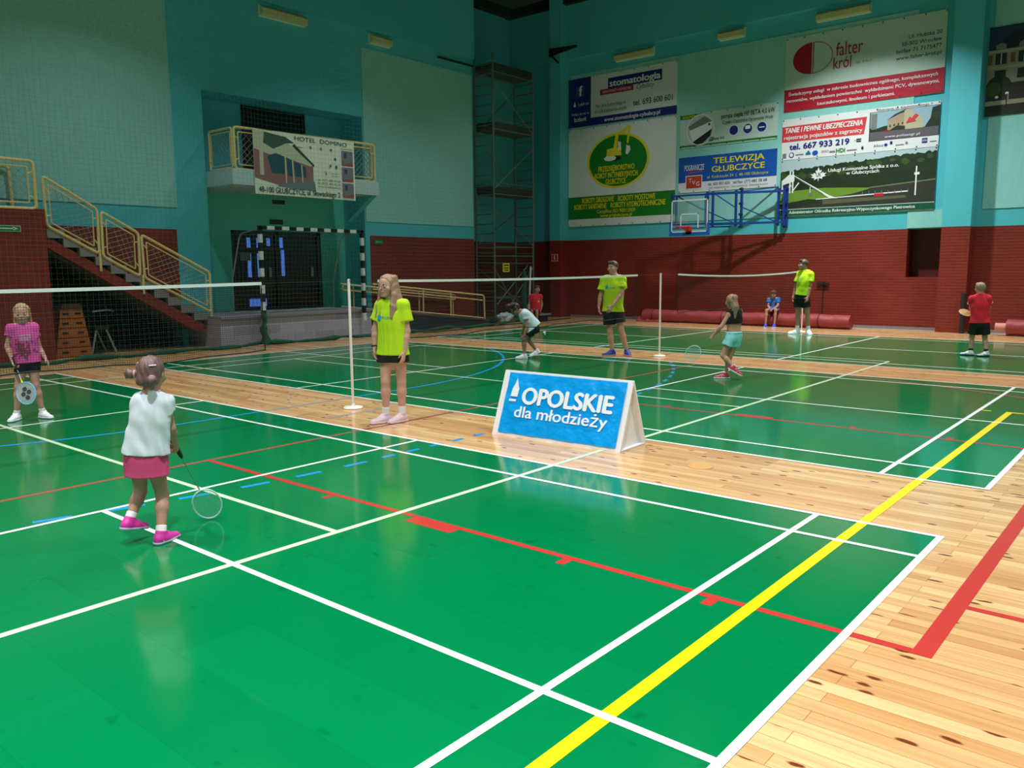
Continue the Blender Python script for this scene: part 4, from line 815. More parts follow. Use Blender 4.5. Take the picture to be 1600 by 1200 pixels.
# ------------------------------------------------------------------ protective net hung before the left wall
M_GTH = mat('green twine', C(60, 128, 104), .8)
cu = thing('safety_net', 'tall green safety net hanging before the left wall, gathered on the floor', 'net', (-8.25, 8.5, 0))
m = MB(); cell = .10; NY0, NY1, NZ = -5.0, 18.6, 9.8; rr = random.Random(5)
wx = lambda y, z: -8.25 + .05*math.sin(y*1.3)+.03*math.sin(y*4.1+z*.3) - .62*min(1, max(0, (y-15.9)/2))
ny = int((NY1-NY0)/cell); nz = int((NZ-.05)/cell); th = .0013
for i in range(ny+1):
    y = NY0+i*cell; pts = [(wx(y, .05+k*.7)+.01*math.sin(k*1.7+i), y+.012*math.sin(k*2.3+i*1.1), .05+k*.7) for k in range(15)]
    for k in range(14):
        a, b = pts[k], pts[k+1]; m.face([(a[0], a[1]-th, a[2]), (a[0], a[1]+th, a[2]), (b[0], b[1]+th, b[2]), (b[0], b[1]-th, b[2])])
for j in range(nz+1):
    z = .05+j*cell; off = rr.uniform(0, 6)
    for i in range(0, ny, 1):
        y = NY0+i*cell; ym = y+cell/2; sg = .014+.008*math.sin(y*.9+off)
        p = lambda yy, dz, d: (wx(yy, z), yy, z+dz+d)
        m.face([p(y, 0, -th), p(ym, -sg, -th), p(ym, -sg, th), p(y, 0, th)]); m.face([p(ym, -sg, -th), p(y+cell, 0, -th), p(y+cell, 0, th), p(ym, -sg, th)])
m.build('mesh', M_GTH, cu)
hem = MB(); pts = []; rad = []
for i in range(80):
    y = -5+23.4*i/79; pts.append((wx(y, 0)+.05+.06*math.sin(y*2.1)-.05*math.sin(y*5), y, .045+.02*math.sin(y*3.3))); rad.append(.042+.018*math.sin(y*4.7)+.012*math.sin(y*9.1))
hem.tube(pts, rad, 9)
hem.build('gathered_hem', mat('bunched green net', C(28, 92, 72), .9, bump=(60, .9, .03), vary=(24, .4)), cu, smooth=True)
# net bunched into a hanging rope by the goal post and by the scaffold
for (y, h, r0) in ((8.02, .7, .10), (18.05, 1.6, .13)):
    MB().tube([(wx(y, 0)+.05, y+.03*math.sin(k*1.3), .04+h*k/8) for k in range(9)], [r0*(1-.08*k)+.02*math.sin(k*2) for k in range(9)], 9).build('bunched_net', mat('bunched green net', C(28, 92, 72), .9), cu, smooth=True)
tag(MB().tube([(-7.9+.12*math.sin(k*.9)-.1*k*.25, 12.6+k*.55, .012) for k in range(14)], .014, 6).build('floor_cable', M_DARK, smooth=True), 'black cable lying along the floor before the scaffold', 'cable')

# ------------------------------------------------------------------ things under the stairs and by the scaffold
vb = thing('vaulting_box', 'tall brown wooden vaulting box standing under the stairs', 'vaulting box', (-9.5, 4.36, 0))
M_VB = mat('orange brown wood', C(170, 96, 40), .5, vary=((2, 2, 18), .2)); M_VL = mat('padded top', C(70, 40, 26), .6)
hw = lambda z: .35-(z/1.05)*.165
nl = 5
for i in range(nl):
    z0, z1 = i*.19+.01, (i+1)*.19-.005; a, b = hw(z0), hw(z1); y = 4.37
    sec = MB().prism([(-9.24, y-a, z0), (-9.24, y+a, z0), (-9.24, y+b, z1), (-9.24, y-b, z1)], (-.75, 0, 0)).build('box_section', M_VB, vb)
    hs = MB()
    for s in (-1, 1): hs.box(-9.239, -9.232, y+s*a*.5-.055, y+s*a*.5+.055, (z0+z1)/2-.018, (z0+z1)/2+.018)
    hs.build('hand_hole', M_DARK, sec)
MB().prism([(-9.22, 4.37-.2, .95), (-9.22, 4.37+.2, .95), (-9.22, 4.37+.17, 1.05), (-9.22, 4.37-.17, 1.05)], (-.8, 0, 0)).build('padded_top', M_VL, vb)
tr = thing('trestle', 'grey metal trestle standing in the dark under the stairs', 'trestle', (-9.5, 4.98, 0))
for y0, y1, x in ((4.86, 4.74, -9.35), (5.06, 5.24, -9.35), (4.86, 4.74, -9.85), (5.06, 5.24, -9.85)): MB().tube([(x, y0, .5), (x, y1, .0)], .022, 8).build('leg', M_METAL, tr, smooth=True)
MB().box(-9.9, -9.3, 4.82, 5.10, .5, .56).build('top', mat('dark leather', C(36, 30, 30), .6), tr)
tag(MB().tube([(-9.3, 4.8, .87), (-9.35, 5.1, .9), (-9.5, 5.3, .86)], .02, 8).build('grey_bar', M_METAL, smooth=True), 'short grey bar above the trestle under the stairs', 'bar')
bn = thing('low_bench', 'low dark bench with grey edge beside the scaffold, the boy in red sits on it', 'bench', (-8.4, 18.1, 0))
MB().box(-8.75, -8.05, 17.75, 18.35, .2, .25).build('seat', mat('grey seat', C(110, 118, 116), .6), bn)
for x in (-8.65, -8.15): MB().box(x-.03, x+.03, 17.82, 18.28, 0, .2).build('leg', M_DARK, bn)
def crumple(name, label, cat, c, r, m, seed):
    rr = random.Random(seed); bm = bmesh.new(); bmesh.ops.create_icosphere(bm, subdivisions=4, radius=1)
    ph = [Vector((rr.uniform(-7, 7), rr.uniform(-7, 7), rr.uniform(-7, 7))) for _ in range(6)]
    for v in bm.verts:
        f = 1+sum(math.sin(p.dot(v.co)+i) for i, p in enumerate(ph))*.07
        v.co = Vector((v.co.x*r[0]*f, v.co.y*r[1]*f, max(-.98*r[2], v.co.z*r[2]*f)))+Vector(c)
    me = bpy.data.meshes.new(name); bm.to_mesh(me); bm.free(); me.materials.append(m); me.polygons.foreach_set('use_smooth', [True]*len(me.polygons))
    return tag(link(name, me), label, cat)
crumple('plastic_bundle', 'crumpled white plastic bundle on the floor by the scaffold foot', 'plastic sheet', (-9.0, 17.2, .16), (.18, .3, .15), mat('white film', C(196, 210, 216), .3), 2)
crumple('dark_bag', 'dark bag lying on the floor between the ramp end and the scaffold', 'bag', (-9.05, 16.5, .1), (.2, .35, .1), mat('dark cloth', C(30, 38, 46), .8), 5)

# ------------------------------------------------------------------ rackets and shuttlecock
def racket(label, grip, head, normal, group=None, frame=C(230, 236, 236), strings=C(190, 220, 214), gripc=C(24, 24, 26), shaft=C(210, 214, 210), throat=None, logo=None, hl=.128, hw_=.104, string_t=.0008):
    grip, head, normal = Vector(grip), Vector(head), Vector(normal)
    y = (head-grip).normalized(); L = (head-grip).length; z = (normal-y*normal.dot(y)).normalized(); x = y.cross(z)
    t = thing('badminton_racket', label, 'racket', group=group); t.rotation_mode = 'QUATERNION'
    t.location = grip; t.rotation_quaternion = Matrix((x, y, z)).transposed().to_quaternion()
    nm = 'racket '+label[:14]
    E = [(hw_*math.cos(a), L+hl*math.sin(a), 0) for a in [i*2*math.pi/48 for i in range(48)]]
    fr = MB().tube(E, .0055, 6, closed=True).build('frame', mat(nm+' frame', frame, .3), t, smooth=True, world=False)
    s = MB(); n = 19
    for i in range(1, n):
        u = -hw_+2*hw_*i/n; q = hl*math.sqrt(max(0, 1-(u/hw_)**2)); s.box(u-string_t, u+string_t, L-q, L+q, -.0005, .0005)
    for i in range(1, n+2):
        v = -hl+2*hl*i/(n+2); q = hw_*math.sqrt(max(0, 1-(v/hl)**2)); s.box(-q, q, L+v-string_t, L+v+string_t, -.0005, .0005)
    s.build('strings', mat(nm+' strings', strings, .5), t, world=False)
    if logo:
        lg = MB()
        for (a, b) in ((0, .055), (-.032, 0), (.032, 0), (0, -.05)): lg.lathe([(.0001, .002), (.026, .002), (.027, .0)], (a, L+b, .001), 14)
        lg.build('string_mark', mat('string ink', C(60, 66, 70), .6), t, world=False)
    MB().tube([(0, .12, 0), (0, L-hl-.01, 0)], .0042, 8).build('shaft', mat(nm+' shaft', shaft, .3), t, smooth=True, world=False)
    if throat: MB().tube([(0, L-hl-.04, 0), (0, L-hl+.004, 0)], [.006, .011], 8).build('throat', mat(nm+' throat', throat, .3), t, smooth=True, world=False)
    MB().tube([(0, -.03, 0), (0, .02, 0), (0, .11, 0), (0, .13, 0)], [.0165, .0145, .0135, .008], 8).build('grip', mat(nm+' grip', gripc, .8), t, smooth=True, world=False)
    return t
sh = thing('shuttlecock', 'white shuttlecock in the air just above the farthest court', 'shuttlecock', (-3.98, 12.79, .12))
ft = MB()
for i in range(16):
    a = 2*math.pi*i/16; b = a+.30; r0, r1 = .014, .034
    ft.face([(r0*math.cos(a), r0*math.sin(a), .02), (r1*math.cos(a-.03), r1*math.sin(a-.03), .085), (r1*math.cos(b), r1*math.sin(b), .083), (r0*math.cos(b), r0*math.sin(b), .02)])
ft.build('feathers', mat('feather', C(244, 246, 244), .7), sh, world=False)
MB().ball((0, 0, .008), (.014, .014, .014), 12).box(-.001, .001, -.001, .001, .0, .02).build('cork', mat('cork white', C(236, 232, 222), .5), sh, smooth=True, world=False)
sh.rotation_euler = (.5, .2, 0)

# ------------------------------------------------------------------ people: smooth solid modelling by distance fields
def nrm(v): v = np.asarray(v, float); return v/max(np.linalg.norm(v), 1e-9)
class Field:
    def __init__(s): s.ops = []
    def add(s, fn, lo, hi, k=.02, op='u'): s.ops.append((fn, np.asarray(lo, float), np.asarray(hi, float), k, op)); return s
    def cone(s, a, b, ra, rb, k=.02, flat=None, sc=1.0, op='u', cut=None):
        """tapered capsule; flat = (direction squeezed by sc); cut = list of (point, normal): only the side the normal points away from stays"""
        a, b = np.asarray(a, float), np.asarray(b, float); ba = b-a; bb = max(ba@ba, 1e-9)
        fl = None if flat is None else nrm(flat)
        def fn(P):
            p = P-a; t = np.clip((p@ba)/bb, 0, 1); q_ = p-t[:, None]*ba
            if fl is not None: q_ = q_+np.outer((q_@fl)*(1/sc-1), fl)
            d = np.sqrt((q_*q_).sum(1))-(ra+(rb-ra)*t)
            if fl is not None: d = d*min(1, (1+sc)/2)
            if cut:
                for cp, cn in cut: d = np.maximum(d, (P-cp)@nrm(cn))
            return d
        R_ = max(ra, rb); s.add(fn, np.minimum(a, b)-R_, np.maximum(a, b)+R_, k, op); return s
    def ell(s, c, ax, r, k=.015, op='u'):
        c = np.asarray(c, float); ax = np.asarray(ax, float); r = np.asarray(r, float)
        def fn(P):
            q_ = (P-c)@ax.T; k0 = np.sqrt(((q_/r)**2).sum(1)); k1 = np.sqrt(((q_/r**2)**2).sum(1)); return k0*(k0-1)/np.maximum(k1, 1e-6)
        R_ = r.max(); s.add(fn, c-R_, c+R_, k, op); return s
    def mesh(s, h, post=None, cuts=()):
        lo = np.min([o[1] for o in s.ops if o[4] == 'u'], 0)-3*h; hi = np.max([o[2] for o in s.ops if o[4] == 'u'], 0)+3*h
        n = np.ceil((hi-lo)/h).astype(int)+1; D = np.full(n, .1)
        ax = [lo[i]+h*np.arange(n[i]) for i in range(3)]
        for fn, l, u, k, op in s.ops:
            i0 = np.maximum(0, np.floor((l-k-2*h-lo)/h).astype(int)); i1 = np.minimum(n, np.ceil((u+k+2*h-lo)/h).astype(int)+1)
            if (i1 <= i0).any(): continue
            sl = tuple(slice(a, b) for a, b in zip(i0, i1)); G = np.stack(np.meshgrid(*[ax[i][sl[i]] for i in range(3)], indexing='ij'), -1)
            d = fn(G.reshape(-1, 3)).reshape(G.shape[:3]); c = D[sl]
            if op == 'u': hh = np.clip(.5+.5*(c-d)/k, 0, 1); D[sl] = c+(d-c)*hh-k*hh*(1-hh)
            else: hh = np.clip(.5-.5*(c+d)/k, 0, 1); D[sl] = c+(-d-c)*hh+k*hh*(1-hh)
        if post or cuts:
            idx = np.argwhere(np.abs(D) < .06); P = lo+idx*h; d = D[tuple(idx.T)]
            if post: d = d+post(P)
            for cp, cn in cuts: d = np.maximum(d, (P-np.asarray(cp))@nrm(cn))
            D[tuple(idx.T)] = d
            for cp, cn in cuts:   # also away from the surface
                far = np.argwhere(D <= -.06)
                if len(far): e = (lo+far*h-np.asarray(cp))@nrm(cn); D[tuple(far.T)] = np.maximum(D[tuple(far.T)], e)
        return surfnet(D, lo, h)
def surfnet(D, lo, h):
    S = D < 0; n = np.array(D.shape); c = n-1
    crn = [(i, j, k) for i in (0, 1) for j in (0, 1) for k in (0, 1)]
    sub = lambda A, o: A[o[0]:o[0]+c[0], o[1]:o[1]+c[1], o[2]:o[2]+c[2]]
    cnt = sum(sub(S, o).astype(np.int8) for o in crn); M = (cnt > 0) & (cnt < 8); ids = np.full(c, -1); idx = np.argwhere(M); ids[M] = np.arange(len(idx))
    acc = np.zeros((len(idx), 3)); num = np.zeros(len(idx))
    val = {o: D[idx[:, 0]+o[0], idx[:, 1]+o[1], idx[:, 2]+o[2]] for o in crn}
    for a in crn:
        for x in range(3):
            if a[x]: continue
            b = list(a); b[x] = 1; b = tuple(b); va, vb = val[a], val[b]; cr = (va < 0) != (vb < 0)
            t = np.where(cr, va/np.where(cr, va-vb, 1), 0); p = np.tile(np.array(a, float), (len(idx), 1)); p[:, x] = t
            acc[cr] += p[cr]; num[cr] += 1
    Vv = lo+h*(idx+acc/np.maximum(num, 1)[:, None]); F = []
    for x in range(3):
        y, z = (x+1) % 3, (x+2) % 3
        a = [slice(1, -1)]*3; a[x] = slice(0, -1); b = list(a); b[x] = slice(1, None)
        A, B = S[tuple(a)], S[tuple(b)]
        for flip in (0, 1):
            e = np.argwhere((A & ~B) if not flip else (~A & B))
            if not len(e): continue
            o = np.array([1, 1, 1]); o[x] = 0; e = e+o
            def at(dy, dz): q_ = e.copy(); q_[:, y] -= dy; q_[:, z] -= dz; return ids[q_[:, 0], q_[:, 1], q_[:, 2]]
            Q = np.stack([at(1, 1), at(0, 1), at(0, 0), at(1, 0)], 1)
            F.append(Q if not flip else Q[:, ::-1])
    F = np.concatenate(F) if F else np.zeros((0, 4), int); F = F[(F >= 0).all(1)]
    return Vv, F
def fmesh(name, vf, m, parent, smooth_it=1):
    v, f = vf; me = bpy.data.meshes.new(name)
    if smooth_it and len(f):   # light relaxing
        for _ in range(smooth_it):
            a = np.zeros_like(v); n = np.zeros(len(v))
            for i in range(4):
                for j in ((i+1) % 4, (i-1) % 4): np.add.at(a, f[:, i], v[f[:, j]]); np.add.at(n, f[:, i], 1)
            v = .5*v+.5*a/np.maximum(n, 1)[:, None]
    me.from_pydata(v.tolist(), [], f.tolist()); me.materials.append(m); me.polygons.foreach_set('use_smooth', [True]*len(me.polygons)); me.update()
    return link(name, me, parent)
def folds(A, seed, dirs=None):
    rr = np.random.RandomState(seed); Ks = [rr.normal(size=3)*np.array([1, 1, .45])*s for s in (22, 30, 38, 55)]; ph = rr.rand(4)*6
    return lambda P: A*sum(np.sin(P@k+p+1.2*np.sin(P@Ks[(i+1) % 4]*.4)) for i, (k, p) in enumerate(zip(Ks, ph)))/3
SKIN = {}
def skin(name, r, g, b): return mat('skin '+name, C(r, g, b), .55, vary=(6, .05))
def stick_print(parent, target, s, m, center, right, upv, width, height, depth_dir, bold=.01, name='lettering', shapes=None):
    """lay lettering or polygons on a garment by casting it along depth_dir on to the cloth"""
    me = target.data; bvh = BVHTree.FromPolygons([v.co[:] for v in me.vertices], [p.vertices[:] for p in me.polygons])
    vv, ff = text_geo(s, 0.0) if s else shapes
    xs = [p[0] for p in vv]; ys = [p[1] for p in vv]; x0, x1, y0, y1 = min(xs), max(xs), min(ys), max(ys)
    center, right, upv, dd = map(lambda q_: Vector(tuple(q_)), (center, right, upv, depth_dir)); out = []
    for x, y in vv:
        p = center+right*((x-(x0+x1)/2)/(x1-x0)*width)+upv*((y-(y0+y1)/2)/(y1-y0)*height); hit = bvh.ray_cast(p-dd*.4, dd, .8)
        out.append(tuple((hit[0] if hit[0] else p)-dd*.004))
    mb = MB(); mb.v = out; mb.f = list(ff); mb.m = [0]*len(ff); return mb.build(name, m, parent, world=False)

def person(label, loc, rot, J, f, hf, H, sk, hair, tops=None, bottoms=None, shoes=None, socks=None, group=None, h=.007, hand=('relaxed', 'relaxed'), palmn=None, hs=None, detail=True, tuck=None, child=False, hairstyle=None, glasses=False, seated=False, thick=1.0, extra=None):
    """a person built from joint positions: x to the right, y away from the photographer, z up, in metres from the point on the ground"""
    J = {k: np.array(v, float) for k, v in J.items()}
    for s in 'LR':      # feet that stand on the floor
        if not (shoes and shoes.get('pitch', {}).get(s)): J['a'+s][2] = .078*H/1.7+.004
    R_ = thing('person', label, 'person', (loc[0], loc[1], 0), (0, 0, rot), group)
    g = H/1.7*thick; f = nrm(f); upz = np.array([0, 0, 1.0]); ax_t = nrm(J['neck']-J['pel']); ft = nrm(f-ax_t*(f@ax_t)); rtv = np.cross(ft, ax_t)   # rtv: the person's right
    # ---------------- head frame
    hf = nrm(hf); c = J['head'].copy(); Hh = hs or np.linalg.norm(J['top']-J['chin'])
    hu = nrm(np.array([0, 0, 1.0])-hf*hf[2]) if abs(hf[2]) < .95 else np.array([0, 1., 0]); hr = np.cross(hf, hu); AX = np.stack([hr, hf, hu]); hp = lambda r, fw_, u: c+Hh*(hr*r+hf*fw_+hu*u)
    B = Field()
    # torso
    pel, neck = J['pel'], J['neck']; L = np.linalg.norm(neck-pel); at = lambda t: pel+(neck-pel)*t
    sw = np.linalg.norm(J['sL']-J['sR'])/2
    B.cone(at(-.02), at(.25), .150*g, .128*g, .03, ft, .68); B.cone(at(.2), at(.62), .122*g, .148*g, .04, ft, .66); B.cone(at(.6), at(.85), .148*g, .11*g, .04, ft, .66)
    B.cone(J['sL'], J['sR'], .052*g, .052*g, .05)
    for s_ in ('sL', 'sR'): B.cone(neck+hu*.02*g, J[s_], .046*g, .046*g, .03)
    B.cone(neck-ax_t*.02, hp(0, -.08, -.2), .052*g, .050*g, .025)
    for s in 'LR':
        sh_, el, wr = J['s'+s], J['e'+s], J['w'+s]; hi, kn, an = J['h'+s], J['k'+s], J['a'+s]
        B.cone(sh_, el, .047*g, .036*g, .02); mid = el+(wr-el)*.3; B.cone(el, mid, .0345*g, .0355*g, .02); B.cone(mid, wr, .0355*g, .024*g, .02)
        B.cone(hi, kn, .082*g, .052*g, .03); kd = nrm(kn-hi); B.cone(kn-.0*kd, kn+(an-kn)*.32, .050*g, .052*g, .02); B.cone(kn+(an-kn)*.3, an, .053*g, .032*g, .02)
        toe = J['toe'+s]; fl_ = .24*H/1.7; p_ = (shoes or {}).get('pitch', {}).get(s, 0.0); td = toe-an; td[2] = 0; td = nrm(td); td = td*math.cos(p_)-upz*math.sin(p_); tu = nrm(np.cross(np.cross(td, upz), td))
        B.cone(an, an-tu*.03*g+td*.02, .034*g, .034*g, .015); B.cone(an-tu*.04*g, an+td*fl_*.55-tu*.052*H/1.7, .028*g, .018*g, .015)
        # hand with palm, four fingers and a thumb
        tp = J['t'+s]; d = nrm(tp-wr); HL = min(max(np.linalg.norm(tp-wr), .170*g/thick), .188*g/thick); q_ = HL/.185
        side = 1 if s == 'R' else -1
        pn = -rtv*side if palmn is None or palmn.get(s) is None else np.array(palmn[s], float)
        pn = nrm(pn-d*(pn@d)); kd = np.cross(d, pn)*side      # kd points to the thumb side
        kd = nrm(kd); mode = hand[0 if s == 'L' else 1]; curl = {'relaxed': .45, 'grip': 1.35, 'flat': .15}[mode]
        B.cone(wr, wr+d*.075*q_, .024*q_*1.15, .036*q_, .012, pn, .5); B.cone(wr+d*.03*q_, wr+d*.082*q_, .034*q_, .040*q_, .012, pn, .42)
        for i, (o, l) in enumerate(((.030, .070), (.010, .080), (-.011, .074), (-.031, .058))):
            b0 = wr+d*(.088-.004*abs(i-1))*q_+kd*o*q_; rf = max(.0092*q_, .0062); cu = curl*(1+.12*i)
            d1 = nrm(d*math.cos(cu*.55)+pn*math.sin(cu*.55)+kd*o*1.2); d2 = nrm(d*math.cos(cu*1.35)+pn*math.sin(cu*1.35))
            b1 = b0+d1*l*.52*q_; b2 = b1+d2*l*.48*q_; B.cone(b0-d*.012*q_, b1, rf*1.06, rf, .005); B.cone(b1, b2, rf, rf*.82, .004)
        t0 = wr+d*.022*q_+kd*.024*q_+pn*.006*q_; t1 = t0+nrm(kd*.75+d*.7+pn*.3)*.042*q_; t2 = t1+nrm(d*.9+kd*.15+pn*(.3+.6*(mode == 'grip')))*.036*q_
        B.cone(t0, t1, .014*q_, .0112*q_, .008); B.cone(t1, t2, max(.0108*q_, .0064), max(.0088*q_, .0056), .005)
    # head
    B.ell(hp(0, -.035, .10), AX, np.array([.355, .425, .40])*Hh, .012); B.ell(hp(0, .13, -.20), AX, np.array([.255, .27, .27])*Hh, .03*Hh/.22)
    B.cone(hp(-.055, .285, -.395), hp(.055, .285, -.395), .08*Hh, .08*Hh, .02); B.cone(hp(0, .38, .06), hp(0, .475, -.10), .03*Hh, .05*Hh, .01)
    B.cone(hp(-.055, .40, -.115), hp(.055, .40, -.115), .03*Hh, .03*Hh, .008)
    for s in (-1, 1):
        B.ell(hp(s*.345, -.03, -.03), AX, np.array([.035, .075, .12])*Hh, .008); B.ell(hp(s*.22, .27, -.10), AX, np.array([.11, .10, .10])*Hh, .03)
        B.ell(hp(s*.155, .43, .0), AX, np.array([.085, .06, .05])*Hh, .02, 's')
    B.ell(hp(0, .385, -.235), AX, np.array([.11, .06, .045])*Hh, .01)
    body = fmesh('body', B.mesh(h), sk, R_)
    # face details
    if detail:
        ew, iris, lip = mat('eye white', C(225, 222, 215), .2), mat('iris', C(60, 58, 50), .2), mat('lips', C(176, 104, 96), .4)
        brow = hair if hair else iris; ball = lambda m_, p, r: m_.ball(tuple(p), r, 10)
        for s in (-1, 1):
            e = MB(); e.ball((0, 0, 0), (.056*Hh, .05*Hh, .030*Hh), 12); M3 = Matrix(((hr[0], hf[0], hu[0]), (hr[1], hf[1], hu[1]), (hr[2], hf[2], hu[2])))
            put = lambda mb_, p: [tuple(M3 @ Vector(v_)+Vector(tuple(p))) for v_ in mb_.v]
            e.v = put(e, hp(s*.155, .365, .0)); eo = e.build('eye', ew, R_, smooth=True, world=False)
            i_ = MB(); i_.ball((0, 0, 0), (.030*Hh, .014*Hh, .029*Hh), 10); i_.v = put(i_, hp(s*.155, .408, .0)); i_.build('iris', iris, eo, smooth=True, world=False)
            b_ = MB().tube([tuple(hp(s*.08, .408, .085)), tuple(hp(s*.16, .405, .115)), tuple(hp(s*.25, .345, .09))], .012*Hh, 5); b_.build('eyebrow', brow, R_, smooth=True, world=False)
        MB().tube([tuple(hp(-.10, .405, -.235)), tuple(hp(-.05, .438, -.225)), tuple(hp(0, .445, -.232)), tuple(hp(.05, .438, -.225)), tuple(hp(.10, .405, -.235))], [.008*Hh, .018*Hh, .018*Hh, .018*Hh, .008*Hh], 6).build('mouth', lip, R_, smooth=True, world=False)
    if glasses:
        gl = MB()
        for s in (-1, 1):
            gl.tube([tuple(hp(s*.165+.12*math.cos(a), .47-.03*abs(math.cos(a)), -.01+.085*math.sin(a))) for a in [i*math.pi/10 for i in range(20)]], .009*Hh, 5, closed=True)
            gl.tube([tuple(hp(s*.285, .44, .01)), tuple(hp(s*.37, .25, .015)), tuple(hp(s*.375, -.04, .02))], .008*Hh, 5)
        gl.tube([tuple(hp(-.045, .475, .0)), tuple(hp(.045, .475, .0))], .008*Hh, 5)
        o = gl.build('glasses', mat('dark spectacle frame', C(30, 28, 32), .3), R_, smooth=True, world=False); o['label'] = 'dark thin-rimmed glasses'
    # ---------------- hair
    if hair:
        Hf = Field(); st_n = lambda P: .0018*np.sin((P-c)@hr*260/ (Hh/.22)*.6+4*np.sin((P-c)@hu*18))+.0012*np.sin((P-c)@(hf*150+hr*70))
        Hf.ell(hp(0, -.05, .115), AX, np.array([.385, .455, .42])*Hh, .01)
        if hairstyle == 'buns': Hf.cone(hp(-.14, -.28, -.24), hp(.14, -.28, -.24), .17*Hh, .17*Hh, .04)
        if hairstyle == 'short':
            Hf.cone(hp(-.18, .26, .40), hp(.18, .26, .40), .10*Hh, .10*Hh, .03); cuts = [(hp(0, -.02, -.02), -(hu*.80-hf*.62))]
        elif hairstyle == 'fringe':
            Hf.cone(hp(-.2, .32, .33), hp(.2, .32, .33), .09*Hh, .09*Hh, .03); cuts = [(hp(0, 0, -.02), -(hu*.84-hf*.55))]
        else: cuts = [(hp(0, .10, .12), -(hu*.55-hf*.80))] if hairstyle in ('pulled', 'buns', 'tail') else [(hp(0, .17, .10), -(hu*.42-hf*.9))]
        ho = fmesh('hair', Hf.mesh(h*.8, st_n, cuts), hair, R_)
        X = Field(); tie = mat('pink hair tie', C(214, 150, 160), .6)
        if hairstyle == 'long':
            for s in (-1, 1):
                for (r0, f0, pts, w0) in ((.335, .06, ((.365, .10, -.35), (.40, .22, -.85), (.42, .36, -1.35)), .075), (.35, -.03, ((.39, .0, -.40), (.44, .12, -.90), (.45, .26, -1.5)), .10), (.36, -.14, ((.41, -.12, -.45), (.50, .0, -.95), (.50, .14, -1.45)), .11), (.34, -.25, ((.39, -.24, -.5), (.50, -.16, -1.0), (.50, -.1, -1.5)), .12), (.28, -.34, ((.34, -.34, -.5), (.44, -.34, -1.0), (.42, -.36, -1.6)), .13)):
                    a = hp(s*(r0-.09), f0*.7-.02, .36); ws = (w0, w0*1.05, w0, w0*.4)
                    for q_, pt in enumerate(pts):
                        b_ = hp(s*pt[0], pt[1], pt[2]); X.cone(a, b_, ws[q_]*Hh, ws[q_+1]*Hh, .02); a = b_
            X.cone(hp(0, -.36, 0), hp(0, -.44, -1.4), .25*Hh, .14*Hh, .03)
            fmesh('long_hair', X.mesh(h*.9, st_n), hair, R_)
        if hairstyle == 'pulled':
            for s in (-1, 1): X.cone(hp(s*.30, -.20, .05), hp(s*.32, -.30, -.42), .08*Hh, .09*Hh, .02); X.cone(hp(s*.32, -.30, -.42), hp(s*.28, -.36, -.80), .09*Hh, .04*Hh, .02)
            fmesh('long_hair', X.mesh(h*.9, st_n), hair, R_)
        if hairstyle == 'buns':
            for s, (a0, a1, a2) in ((-1, (hp(-.40, -.10, -.02), hp(-.56, -.12, -.02), hp(-.72, -.16, .02))), (1, (hp(.22, -.46, -.14), hp(.26, -.54, -.24), hp(.24, -.52, -.42)))):
                Y_ = Field(); Y_.cone(a0, a1, .075*Hh, .115*Hh, .02); Y_.cone(a1, a2, .115*Hh, .05*Hh, .02); 
                if s < 0: Y_.cone(a1, a1+Hh*(hr*-.10+hu*.12), .07*Hh, .03*Hh, .02); Y_.cone(a1, a1+Hh*(hr*-.12-hu*.10), .06*Hh, .03*Hh, .02)
                po = fmesh('pigtail', Y_.mesh(h*.8, st_n), hair, R_)
                q_ = nrm(a1-a0); u1 = nrm(np.cross(q_, [.3, .5, .8])); u2 = np.cross(q_, u1)
                MB().tube([tuple(a0+q_*.05*Hh+(u1*math.cos(t)+u2*math.sin(t))*.09*Hh) for t in [i*math.pi/8 for i in range(16)]], .035*Hh, 6, closed=True).build('hair_tie', tie, po, smooth=True, world=False)
            clip = mat('pale hair clip', C(226, 214, 214), .4)
            for p0, p1 in ((hp(.14, -.47, .20), hp(.30, -.37, .22)), (hp(-.36, -.17, .22), hp(-.28, -.28, .30))): MB().tube([tuple(p0), tuple((p0+p1)/2-hf*.03*Hh), tuple(p1)], .024*Hh, 6).build('hair_clip', clip, R_, smooth=True, world=False)
            MB().tube([tuple(hp(-.02, -.05-.462*math.cos(t), .115+.425*math.sin(t))) for t in [i*.15 for i in range(-2, 11)]], .008*Hh, 5).build('parting', sk, ho, smooth=True, world=False)
        if hairstyle == 'tail':
            a0 = hp(0, -.40, .34)
            X.cone(a0, hp(0, -.55, .26), .11*Hh, .15*Hh, .03); X.cone(hp(0, -.55, .26), hp(.02, -.54, -.4), .16*Hh, .20*Hh, .04); X.cone(hp(.02, -.54, -.4), hp(.0, -.48, -1.2), .20*Hh, .06*Hh, .04); X.cone(hp(0, -.30, -.1), hp(0, -.42, -.6), .26*Hh, .16*Hh, .04)
            fmesh('ponytail', X.mesh(h*.9, st_n), hair, R_)
            u1, u2 = hr, hu; MB().tube([tuple(hp(0, -.48, .32)+(u1*math.cos(t)+u2*math.sin(t))*.12*Hh) for t in [i*math.pi/8 for i in range(16)]], .03*Hh, 6, closed=True).build('hair_tie', mat('dark hair tie', C(40, 30, 40), .6), R_, smooth=True, world=False)
        if hairstyle == 'hang':
            for s in (-.25, 0, .25): X.cone(hp(s, -.1, .4), hp(s*1.1, .30, .62), .17*Hh, .15*Hh, .03); X.cone(hp(s*1.1, .30, .62), hp(s*1.2, .62, .50), .15*Hh, .05*Hh, .03)
            for s in (-1, 1): X.cone(hp(s*.32, -.05, .1), hp(s*.36, .35, .05), .12*Hh, .05*Hh, .03)
            fmesh('hanging_hair', X.mesh(h*.9, st_n), hair, R_)
